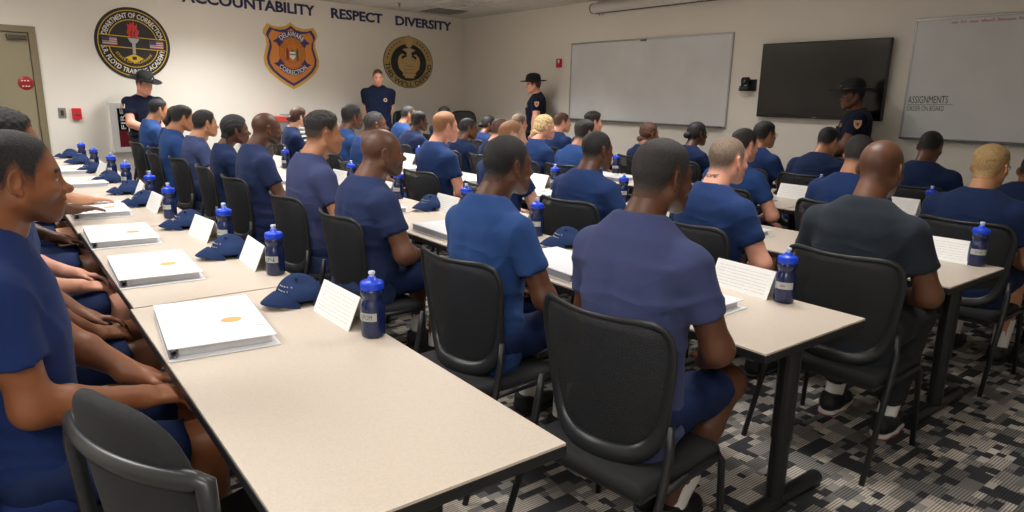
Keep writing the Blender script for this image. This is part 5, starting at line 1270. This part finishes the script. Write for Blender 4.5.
# nick, label, row, head x, head y, crown height, options
PEOPLE = [
 # leftmost row
 ('man nearest the camera', 'man in navy T-shirt in profile nearest camera at left edge, hands on lap', 0, .052, 2.10, 1.410, dict(skin='warm', hair=BUZZ, hairc='black', shirt='night', lean=.0, hyaw=.06, arms={-1: dict(wr=(.262, -.125, .705), pole=(-.35, -.25, -1)), 1: dict(wr=(.30, .12, .67))}, hpitch=.02, dist=1.7, hp=dict(beard=.55, lip=1.2, nose=1.15, scalp=.75), legs=dict(ankle=.40), hs=.96)),
 ('second man of the leftmost row', 'dark-haired man seated just behind the nearest man at the left edge', 0, .055, 2.88, 1.44, dict(skin='brown', hair=SHORTB, hairc='black', shirt='navy', lean=.05, hyaw=-.1, dist=2.6)),
 ('third man of the leftmost row', 'third person from camera in leftmost row, hands resting on lap', 0, .08, 3.62, 1.33, dict(skin='rosy', hair=CROP, hairc='brown', shirt='navy', lean=.05, dist=3.4)),
 ('fourth man of the leftmost row', 'fourth person from camera in leftmost row, dark hand laid on a binder', 0, .08, 4.60, 1.31, dict(skin='deep', hair=BUZZ, shirt='navy', lean=.05, dist=4.5, arms=on_table(-1, .50, .28))),
 ('fifth man of the leftmost row', 'fifth person from camera in leftmost row, light arm reaching across the table', 0, .10, 5.55, 1.30, dict(skin='tan', hair=CROP, shirt='navy', lean=.14, dist=5.4, arms=on_table(-1, .62, -.30))),
 # second row
 ('purple-shirted man', 'man in faded purple-navy T-shirt seen from behind on nearest mesh chair', 1, 1.68, 1.451, 1.396, dict(skin='deep', hair=dict(BUZZ, top=.010, side=.004), hairc='soft', shirt='purple', dist=2.0, yaw=.12, hyaw=-.30, hpitch=.03, w=1.0, legs=dict(ankle=.24, ay=.06), hs=.96, hp=dict(scalp=.85, lip=1.1))),
 ('slim man beside the purple shirt', 'slim man in bright navy T-shirt left of the purple-shirted man', 1, 1.68, 2.267, 1.364, dict(skin='deep', hair=BUZZ, hairc='black', shirt='bright', dist=2.7, yaw=.10, hyaw=-.20, w=.96, legs=dict(ankle=.36), socks='crew', hp=dict(scalp=.85, beard=.3, goatee=1))),
 ('heavyset bald man', 'heavyset bald man with nape rolls left of the slim navy-shirted man', 1, 1.68, 3.39, 1.339, dict(skin='umber', hair=None, shirt='dusk', dist=3.6, hyaw=-.25, w=1.14, hs=1.06, hp=dict(rolls=1, scalp=.35, beard=.5, wide=1.04))),
 ('wavy-haired man', 'light brown man with thick wavy black hair and faded sides', 1, 1.68, 4.184, 1.387, dict(skin='olive', hair=FLAT, hairc='soft', shirt='purple', dist=4.3, hyaw=-.22, w=1.04, hs=1.02, hp=dict(scalp=.35, nose=1.1))),
 ('bald bearded man', 'bald dark-skinned man in profile behind the wavy-haired man', 1, 1.68, 5.285, 1.367, dict(skin='deep', hair=None, shirt='dusk', dist=5.4, hyaw=-.1, hp=dict(scalp=.2, beard=.7, lip=1.2))),
 ('braided woman', 'woman with black cornrow braids in navy T-shirt', 1, 1.68, 6.101, 1.318, dict(skin='deep', hair=CORN, shirt='deepn', dist=6.2, hyaw=-.05, w=.92, hp=FEM)),
 ('young man beside the braids', 'young man in greyish navy T-shirt left of the braided woman', 1, 1.66, 7.0, 1.331, dict(skin='tan', hair=SHORTB, shirt='grey', dist=7, hyaw=.0, w=.92)),
 ('half-hidden man', 'bright navy shirted man half hidden right of the ponytailed woman', 1, 1.60, 7.62, 1.36, dict(skin='olive', hair=SHORTB, shirt='bright', dist=7.6, lean=.12, hpitch=.15)),
 ('ponytailed woman', 'woman with black hair drawn back in a ponytail near the hatted officer', 1, 1.72, 8.40, 1.341, dict(skin='olive', hair=PONY, shirt='deepn', dist=8.4, w=.9, hp=FEM)),
 ('last man of the second row', 'dark-haired man farthest down the second row before the hatted officer', 1, 1.68, 9.21, 1.400, dict(skin='tan', hair=SHORTB, shirt='bright', dist=9.2, hpitch=.1)),
 # third row
 ('bald man in black', 'bald man in charcoal black T-shirt and black trousers seen from behind', 2, 3.08, 1.42, 1.367, dict(skin='umber', hair=None, shirt='black', dist=3.4, yaw=.05, hyaw=-.12, hpitch=.10, w=1.08, long_pants=True, shoes='redwhite', socks='white_show', legs=dict(ankle=.22), hs=1.04, hp=dict(scalp=.25, beard=.4))),
 ('neck-tattooed man', 'pale buzz-cut man with lettering tattooed on his neck', 2, 3.08, 2.203, 1.336, dict(skin='rosy', hair=STUB, hairc='ash', shirt='navy', dist=3.8, hyaw=-.15, w=1.06, hs=1.03, hp=dict(scalp=.55), tattoo=1)),
 ('dark man left of the tattooed man', 'dark-skinned short-haired man left of the neck-tattooed man', 2, 3.08, 3.18, 1.313, dict(skin='deep', hair=BUZZ, shirt='navy', dist=4.4, hyaw=-.25, w=1.06, hp=dict(scalp=.8))),
 ('thinning ginger man', 'thinning ginger-haired man mostly hidden behind the slim navy-shirted man', 2, 3.06, 4.049, 1.348, dict(skin='pale', hair=dict(STUB, rec=.025), hairc='ginger', shirt='navy', dist=5, hyaw=-.3, hp=dict(scalp=.4), arms={-1: dict(wr=(.36, -.10, .66))})),
 ('ginger crew-cut man', 'pale man with ginger crew cut in navy T-shirt', 2, 3.08, 5.005, 1.377, dict(skin='rosy', hair=CROP, hairc='ginger', shirt='navy', dist=5.8, hyaw=-.25, hs=1.02, hp=dict(scalp=.5))),
 ('bald-templed man', 'dark man with receding hair between wavy-haired man and heavyset bald man', 2, 2.90, 5.95, 1.355, dict(skin='umber', hair=dict(BUZZ, rec=.02), hairc='grey', shirt='bright', dist=6.6, hyaw=-.2)),
 ('man below the polo instructor', 'black-haired man in bright navy T-shirt seated below the polo instructor', 2, 3.08, 6.849, 1.395, dict(skin='deep', hair=SHORTB, shirt='bright', dist=7.4, hyaw=-.15, w=1.08, hs=1.03)),
 ('brown-bun woman', 'woman with auburn hair in a bun seated under the shield emblem', 2, 3.08, 8.387, 1.338, dict(skin='pale', hair=BUN, hairc='auburn', shirt='deepn', dist=8.9, w=.92, hp=FEM)),
 # fourth row
 ('dyed-blond man', 'man with bleached blond curly hair and glasses at right', 3, 4.47, 1.458, 1.300, dict(skin='tan', hair=SHORTB, hairc='dyed', shirt='deepn', dist=4.7, hyaw=-.15, w=1.12, glasses=True, socks='crew', legs=dict(ankle=.36), hp=dict(scalp=.2))),
 ('man behind the bald head', 'dark-haired man partly hidden left of the bald man in black', 3, 4.47, 2.201, 1.31, dict(skin='tan', hair=CROP, hairc='soft', shirt='navy', dist=5, hyaw=-.1, hpitch=.15, w=1.03)),
 ('faded-cut pale man', 'pale man with high faded haircut right of the neck-tattooed man', 3, 4.47, 3.055, 1.313, dict(skin='rosy', hair=dict(CROP, side=.001, up=.02), hairc='soft', shirt='bright', dist=5.4, hyaw=-.25, hp=dict(scalp=.35))),
 ('slick-haired man', 'man with slicked dark hair behind the dark man left of tattooed man', 3, 4.55, 4.86, 1.305, dict(skin='tan', hair=SLICK, hairc='soft', shirt='bright', dist=6.6, hyaw=-.2, lean=.14, w=1.06)),
 ('blonde woman', 'blonde woman with low bun in navy T-shirt', 3, 4.47, 5.367, 1.339, dict(skin='rosy', hair=LOWB, hairc='blonde', shirt='navy', dist=7, hyaw=-.3, hp=FEM)),
 ('brown-haired man', 'brown-haired person peeking over the thinning ginger man', 3, 4.45, 6.074, 1.275, dict(skin='rosy', hair=CROP, hairc='auburn', shirt='deepn', dist=7.6, hyaw=-.3)),
 ('dark man right of crew cut', 'dark-skinned man in navy T-shirt right of the ginger crew cut', 3, 4.45, 6.716, 1.262, dict(skin='deep', hair=BUZZ, shirt='deepn', dist=8.1, hyaw=-.35, w=1.0)),
 ('black-haired broad man', 'broad black-haired man in navy T-shirt left of the ginger crew cut', 3, 4.40, 7.76, 1.305, dict(skin='deep', hair=SHORTB, shirt='dusk', dist=9, hyaw=-.1, w=1.12)),
 ('grey-cropped man', 'man with cropped greying hair and bright blue shirt near polo instructor', 3, 4.72, 8.62, 1.36, dict(skin='tan', hair=BUZZ, hairc='grey', shirt='bright', dist=9.8, hyaw=-.3, w=1.05)),
 # front row
 ('edge man', 'navy-shirted person cut off by the right edge in the front row', 4, 5.80, 1.62, 1.20, dict(skin='brown', hair=BUZZ, shirt='deepn', dist=6, lean=.35, hpitch=.3, w=1.12)),
 ('front row black-haired man', 'dark-skinned man in front row under the ASSIGNMENTS whiteboard, head bowed', 4, 5.89, 2.344, 1.313, dict(skin='umber', hair=BUZZ, shirt='deepn', dist=6.3, hyaw=-.1, hpitch=.25, w=1.15, lean=.12, hp=dict(scalp=.7))),
 ('man in front of the officer', 'black-haired man leaning forward below the officer by the television', 4, 5.95, 3.21, 1.300, dict(skin='tan', hair=CROP, hairc='black', shirt='deepn', dist=6.7, hyaw=-.2, hpitch=.3, lean=.22, w=1.14)),
 ('man with glasses in front row', 'black-haired person with glasses in front row below television left end', 4, 5.89, 3.804, 1.323, dict(skin='tan', hair=dict(CROP, side=.012, top=.018), shirt='navy', dist=7, hyaw=-.3, glasses=True)),
 ('front row woman with glasses', 'dark-skinned woman with glasses and tied black hair in front row', 4, 5.89, 4.593, 1.291, dict(skin='deep', hair=dict(PONY, k='bun'), shirt='deepn', dist=7.5, hyaw=-.35, w=.94, glasses=True, hp=FEM)),
 ('front row bun woman', 'woman with brown bun below the blank whiteboard middle', 4, 5.89, 5.246, 1.256, dict(skin='brown', hair=LOWB, hairc='brown', shirt='deepn', dist=7.9, hyaw=-.35, w=.92, hp=FEM)),
 ('front row pompadour man', 'man with upswept dark hair below left end of blank whiteboard', 4, 5.89, 6.147, 1.338, dict(skin='rosy', hair=dict(SLICK, top=.028), hairc='soft', shirt='deepn', dist=8.5, hyaw=-.35)),
 ('front row heavy man', 'thickset brown-haired man in front row behind the blonde woman', 4, 5.89, 6.714, 1.318, dict(skin='rosy', hair=CROP, hairc='brown', shirt='navy', dist=9, hyaw=-.5, w=1.15)),
 ('front row light-haired woman', 'light brown haired woman in front row by the standing officer arm', 4, 5.89, 7.61, 1.277, dict(skin='rosy', hair=LOWB, hairc='ash', shirt='deepn', dist=9.6, hyaw=-.3, hp=FEM, w=.94)),
 ('front row dark-bun woman', 'woman with black bun in front row left of the light brown haired woman', 4, 5.80, 8.20, 1.235, dict(skin='brown', hair=BUN, hairc='black', shirt='navy', dist=10, hyaw=-.5, hp=FEM, w=.94)),
 ('front row last man', 'black-haired man at far end of front row near room corner', 4, 5.89, 9.55, 1.33, dict(skin='deep', hair=SHORTB, shirt='deepn', dist=11, hyaw=-.2)),
]
GROUPP = ['trainees of the leftmost row', 'trainees of the second row', 'trainees of the third row', 'trainees of the fourth row', 'trainees of the front row']
for nick, label, row, hx, hy, zt, kw in PEOPLE:
    if row: hx, hy = hx+.018, hy-.016
    kw = dict(kw); kw['w'] = kw.get('w', 1.)*(1.0 if (kw.get('hp') or {}).get('fem') else 1.05); tat = kw.pop('tattoo', 0); kw.setdefault('lean', .095); kw.setdefault('yaw', random.uniform(-.06, .08)); kw.setdefault('legs', dict(ankle=random.choice((.30, .36, .42))))
    info = person(label, GROUPP[row], hx, hy, zt, **kw)
    rt = info['root']; yw = rt.rotation_euler.z
    place_chair(rt.location.x-.005*math.cos(yw), rt.location.y-.005*math.sin(yw), yw, 'black mesh-back chair of the %s' % nick)
    if tat:
        hp = dict(kw.get('hp') or {}); nb = info['nb']
        def pf(x, y):
            t_ = np.linspace(-.2, .05, 126); yy = .010-x; zz = -.079+y
            P = np.stack([t_, np.full(126, yy), np.full(126, zz)], 1).astype(f32); d = head_sd(P, hp, nb); i = int(np.argmax(d < 0)); return (float(t_[i])-.0045, yy, zz)
        o = bm_obj('neck_tattoo', text_bm('HOPE', .060, .016, 0, .01, None, fn=pf), mat('tattoo_ink', srgb(40, 36, 42), .6), rt); o.matrix_local = info['Mh']
        S, E, Wr = info['S'][-1], info['E'][-1], info['Wr'][-1]; me = rt.children[0].data
        co = np.zeros(len(me.vertices)*3, f32); me.vertices.foreach_get('co', co); co = co.reshape(-1, 3)
        colr = np.zeros(len(me.vertices)*4, f32); me.color_attributes['tint'].data.foreach_get('color', colr); colr = colr.reshape(-1, 4)
        ab = Wr-E; tt = (co-E.astype(f32)) @ ab.astype(f32)/float(ab @ ab); dd = np.linalg.norm(co-(E+tt[:, None]*ab), axis=1)
        near = (tt > -.1) & (tt < .95) & (dd < .07)
        pat = (np.sin(95*co[:, 0]+3*np.sin(80*co[:, 2]))+np.sin(110*co[:, 2]+4*np.sin(70*co[:, 1]))) > .25
        colr[:, 1] = np.where(near & pat, .75, colr[:, 1]); me.color_attributes['tint'].data.foreach_set('color', colr.ravel())
# items: row, nick index name -> bottle y, cap (x,y), tent y, binder y (None where the photo shows none)
NK = {p[0]: p for p in PEOPLE}
L1 = [(.955, 2.00), (.955, 2.965), (.940, 3.69), (.872, 4.68), (.90, 5.43), (.885, 6.37), (.888, 7.17), (.853, 8.07), (.833, 8.91)]
PLACE = ['nearest', 'second nearest', 'third nearest', 'fourth nearest', 'fifth nearest', 'sixth nearest', 'seventh nearest', 'eighth nearest', 'farthest']
for i, (x, y) in enumerate(L1):
    b = place_bottle(x, y, 'navy bottle with blue lid on leftmost tables, %s the camera' % (PLACE[i]+(' to' if i < 8 else ' from')), rz=random.uniform(-.15, .15) if i else 0)
    if i == 0: pass
for i, (x, y) in enumerate([(.875, 2.50), (.865, 3.42), (.872, 4.29), (.807, 5.28), (.82, 5.95), (.79, 6.74), (.763, 7.62), (.761, 8.58), (.735, 9.36)]):
    place_cap(x, y, PI+random.uniform(-.35, .15)+.25, 'crumpled navy cap on the leftmost row of tables, %s the camera' % (PLACE[i]+(' to' if i < 8 else ' from')))
for i, (x, y, a) in enumerate([(.945, 2.225, .03), (.945, 3.19, -.05), (.90, 3.93, .10), (.87, 5.03, .05), (.895, 5.73, -.06), (.85, 7.36, .08)]):
    place_tent(x, y, a, 'white folded text card on the leftmost row of tables, %s the camera' % (PLACE[i]+' to' if i < 5 else 'farthest from'))
for i, (x, y, a) in enumerate([(.535, 2.36, -.10), (.525, 3.30, -.04), (.52, 4.16, -.03), (.535, 5.12, -.02), (.60, 6.70, .05), (.58, 7.75, -.05)]):
    place_binder(x, y, a, 'white ring binder on the leftmost row of tables, %s the camera' % (PLACE[i]+' to' if i < 5 else 'farthest from'))
ITEMS = [  # row, bottle y, tent y, cap y, binder y, in front of
 (1, 1.44, 1.63, None, 1.72, 'purple-shirted man'), (1, None, None, 2.70, 2.36, 'slim man beside the purple shirt'), (1, 3.018, 3.24, 4.12, 3.30, 'heavyset bald man'),
 (1, 3.759, 3.99, None, 4.35, 'wavy-haired man'), (1, 4.704, 4.95, 5.9, 5.25, 'bald bearded man'), (1, 5.558, 5.80, None, 6.15, 'braided woman'), (1, 7.198, 7.42, 7.7, None, 'young man beside the braids'),
 (2, 1.246, 1.42, None, 1.62, 'bald man in black'), (2, None, None, None, 2.5, 'neck-tattooed man'), (2, 3.686, None, None, 3.45, 'dark man left of the tattooed man'), (2, 4.503, 4.74, None, 4.30, 'thinning ginger man'),
 (2, 5.494, None, None, 5.35, 'ginger crew-cut man'), (2, 6.867, 7.10, None, 6.55, 'man below the polo instructor'),
 (3, 2.044, 2.26, None, None, 'man behind the bald head'), (3, 2.87, 3.08, None, 3.35, 'faded-cut pale man'), (3, 5.151, None, None, 4.85, 'slick-haired man'), (3, None, None, None, 1.75, 'dyed-blond man'), (3, None, None, None, 5.65, 'blonde woman'), (3, None, None, None, 6.9, 'dark man right of crew cut'),
]
for row, by, ty, cy_, ny, nick in ITEMS:
    fx = ROWX[row]+TD
    if by: place_bottle(fx-.065, by, 'navy bottle with blue lid in front of the %s' % nick, rz=random.uniform(-.15, .15))
    if ty: place_tent(fx-.055, ty, random.uniform(-.06, .06), 'white folded text card in front of the %s' % nick)
    if cy_: place_cap(fx-.13, cy_, PI+random.uniform(-.3, .3), 'navy cap on the table in front of the %s' % nick)
    if ny: place_binder(ROWX[row]+.20+random.uniform(-.01, .02), ny, random.uniform(-.08, .08), 'white ring binder in front of the %s' % nick)
# handwriting on the tapes
for o in list(bpy.data.objects):
    if o.get('category') != 'bottle': continue
    lb = [c for c in o.children if c.name.startswith('tape_label')][0]
    lettering(lb, 'GPOM' if 'tables, nearest to' in o['label'] else 'JN' if 'tables, second nearest' in o['label'] else None)

# ------------------------------------------------------------------ empty chairs
def near_chair():
    t = thing('padded_chair', 'empty dark grey chair with padded back closest to camera, lower left', 'chair', (.315, 1.53, 0), .36)
    bm = bmesh.new(); add_box(bm, (.03, 0, .425), (.48, .47, .06), .025, 3); bm_obj('seat', bm, SEATM, t, smooth=True, angle=50)
    def pad(P):
        x, y, z = P[:, 0], P[:, 1], P[:, 2]
        c = -.15-.14*(z-.55)+.9*y*y
        g = ((np.abs(y)/.195)**3+(np.abs(z-.745)/.235)**3)**(1/3)
        return smax((g-1)*.19, np.abs(x-c)-.022, .03)
    V, F = nets(pad, (-.32, -.24, .45), (.02, .24, 1.02), .008); link_mesh('backrest', V, F, mat('pad_grey', srgb(32, 32, 34), .85, bump=.3, bscale=300), t)
    pts = []
    for i in range(25):
        a = -1+2*i/24; pts.append((-.235+.95*(a*.235)**2+.02, a*.240, .845))
    pts = [(-.13, -.252, .45), (-.15, -.254, .60), (-.165, -.252, .78)]+pts+[(-.165, .252, .78), (-.15, .254, .60), (-.13, .252, .45)]
    bm = bmesh.new(); add_tube(bm, pts, [.022]*3+[.024]*25+[.022]*3, 14, .8); bm_obj('back_frame', bm, mat('chair_frame_grey', srgb(38, 39, 41), .35), t, smooth=True)
    for s in (1, -1):
        bm = bmesh.new(); add_tube(bm, [(.25, s*.25, 0), (.225, s*.24, .40)], .0125, 12); bm_obj('leg', bm, CLG, t, smooth=True)
        bm = bmesh.new(); add_tube(bm, [(-.29, s*.262, 0), (-.14, s*.25, .45)], .0135, 12); bm_obj('leg', bm, CLG, t, smooth=True)
    part('seat_pan', CFR, t, lambda b: add_box(b, (.02, 0, .388), (.42, .50, .02), .006))
    return t
nc = near_chair(); nc.scale = (1, 1, .955)
def office_chair(x, y, rz, label, s=1.):
    t = thing('office_chair', label, 'chair', (x, y, 0), rz, 'tall office chairs at the far end')
    def bk(P):
        yy, z = P[:, 1], P[:, 2]; c = -.22-.10*(z-.6)+.35*yy*yy
        g = ((np.abs(yy)/.25)**4+(np.abs(z-.87)/.37)**4)**.25
        return smax((g-1)*.24, np.abs(P[:, 0]-c)-.04, .04)
    V, F = nets(bk, (-.42, -.28, .46), (-.1, .28, 1.28), .012); link_mesh('backrest', V, F, mat('office_leather', srgb(22, 22, 24), .5), t)
    bm = bmesh.new(); add_box(bm, (.02, 0, .49), (.50, .50, .09), .035, 3); bm_obj('seat', bm, MATS['office_leather'], t, smooth=True, angle=50)
    for q in (1, -1): part('armrest', CFR, t, lambda b: add_tube(b, [(-.15, q*.27, .48), (-.10, q*.29, .68), (.16, q*.29, .70), (.14, q*.27, .48)], .018, 10))
    part('post', CLG, t, lambda b: add_tube(b, [(0, 0, .10), (0, 0, .45)], .028, 14))
    bs = part('base', CLG, t, lambda b: [add_tube(b, [(0, 0, .12), (.30*math.cos(a), .30*math.sin(a), .075)], [.03, .018], 10) for a in [2*PI*j/5 for j in range(5)]])
    for j in range(5):
        a = 2*PI*j/5; part('caster', CFR, bs, lambda b: add_tube(b, [(.30*math.cos(a)-.02*math.sin(a), .30*math.sin(a)+.02*math.cos(a), .032), (.30*math.cos(a)+.02*math.sin(a), .30*math.sin(a)-.02*math.cos(a), .032)], .032, 14))
    return t
office_chair(6.9, 10.55, -2.2, 'tall black office chair in the far corner behind the front row')
office_chair(5.85, 10.45, -1.3, 'tall black office chair right behind the polo instructor')

# ------------------------------------------------------------------ standing staff
GS = 'standing instructors'
person('hatted officer in dark uniform standing before the left wall, hands clasped', GS, 1.70, 9.98, 1.685, yaw=-1.25, stand=True, skin='rosy', hair=CROP, hairc='brown', shirt='uniform', hat=True, uniform='trooper', long_pants=True, lean=.03, dist=8.5, hpitch=.22, hyaw=.25, w=1.15,
       arms={1: dict(wr=(.22, .04, .98), pole=(-.3, 1, -.2), hu=(.3, -1, -.2), hw=(1, 0, .2)), -1: dict(wr=(.22, -.04, .99), pole=(-.3, -1, -.2), hu=(.3, 1, -.2), hw=(1, 0, .2))})
person('grey-haired instructor in navy polo standing before the round tan emblem', GS, 5.10, 10.25, 1.885, yaw=-2.0, stand=True, skin='rosy', hair=BUZZ, hairc='brown', shirt='polo', uniform='polo', long_pants=True, lean=.0, dist=8.5, hpitch=.22, hyaw=.05, w=1.22,
       arms={1: dict(wr=(-.16, .10, .92), pole=(-.5, 1, 0), hu=(-.1, -1, -.3), hw=(-1, 0, 0)), -1: dict(wr=(-.17, -.10, .93), pole=(-.5, -1, 0), hu=(-.1, 1, -.3), hw=(-1, 0, 0))})
person('hatted officer in dark uniform facing left by the whiteboard, arm hanging straight', GS, 7.16, 8.86, 1.815, yaw=2.45, stand=True, skin='rosy', hair=CROP, hairc='brown', shirt='uniform', hat=True, uniform='trooper', long_pants=True, lean=.02, dist=8.5, hyaw=.05, w=1.42, hs=1.06)
person('hatted officer in dark uniform with gold shoulder patch before the television', GS, 7.13, 3.62, 1.70, yaw=2.15, stand=True, skin='umber', hair=BUZZ, hairc='black', shirt='uniform', hat=True, uniform='trooper', long_pants=True, lean=.03, dist=7, hyaw=.25, w=1.38, hs=1.04,
       arms={1: dict(wr=(.22, .04, .98), pole=(-.3, 1, -.2), hu=(.3, -1, -.2), hw=(1, 0, .2)), -1: dict(wr=(.22, -.04, .99), pole=(-.3, -1, -.2), hu=(.3, 1, -.2), hw=(1, 0, .2))})

# ------------------------------------------------------------------ camera, world, view
cd = bpy.data.cameras.new('camera'); cam = bpy.data.objects.new('camera', cd); C.objects.link(cam)
cd.sensor_fit = 'HORIZONTAL'; cd.sensor_width = 36; cd.lens = 683.9985/1024*36; cd.clip_start = .05; cd.clip_end = 100
Rc = np.array([[.79616881, -.12346387, .5923444], [-.6047875, -.19253034, .77276396], [.01863584, -.97349306, -.22795605]])   # columns: image right, image down, view direction
M = Matrix(((Rc[0, 0], -Rc[0, 1], -Rc[0, 2], 0), (Rc[1, 0], -Rc[1, 1], -Rc[1, 2], 0), (Rc[2, 0], -Rc[2, 1], -Rc[2, 2], 1.5194), (0, 0, 0, 1)))
cam.matrix_world = M
sc = bpy.context.scene; sc.camera = cam
w_ = bpy.data.worlds.new('world'); sc.world = w_; w_.use_nodes = True
w_.node_tree.nodes['Background'].inputs[0].default_value = (.5, .5, .5, 1); w_.node_tree.nodes['Background'].inputs[1].default_value = .05
vs = sc.view_settings; vs.view_transform = 'Standard'; vs.look = 'None'; vs.gamma = 1; vs.use_curve_mapping = False; vs.exposure = 0.0
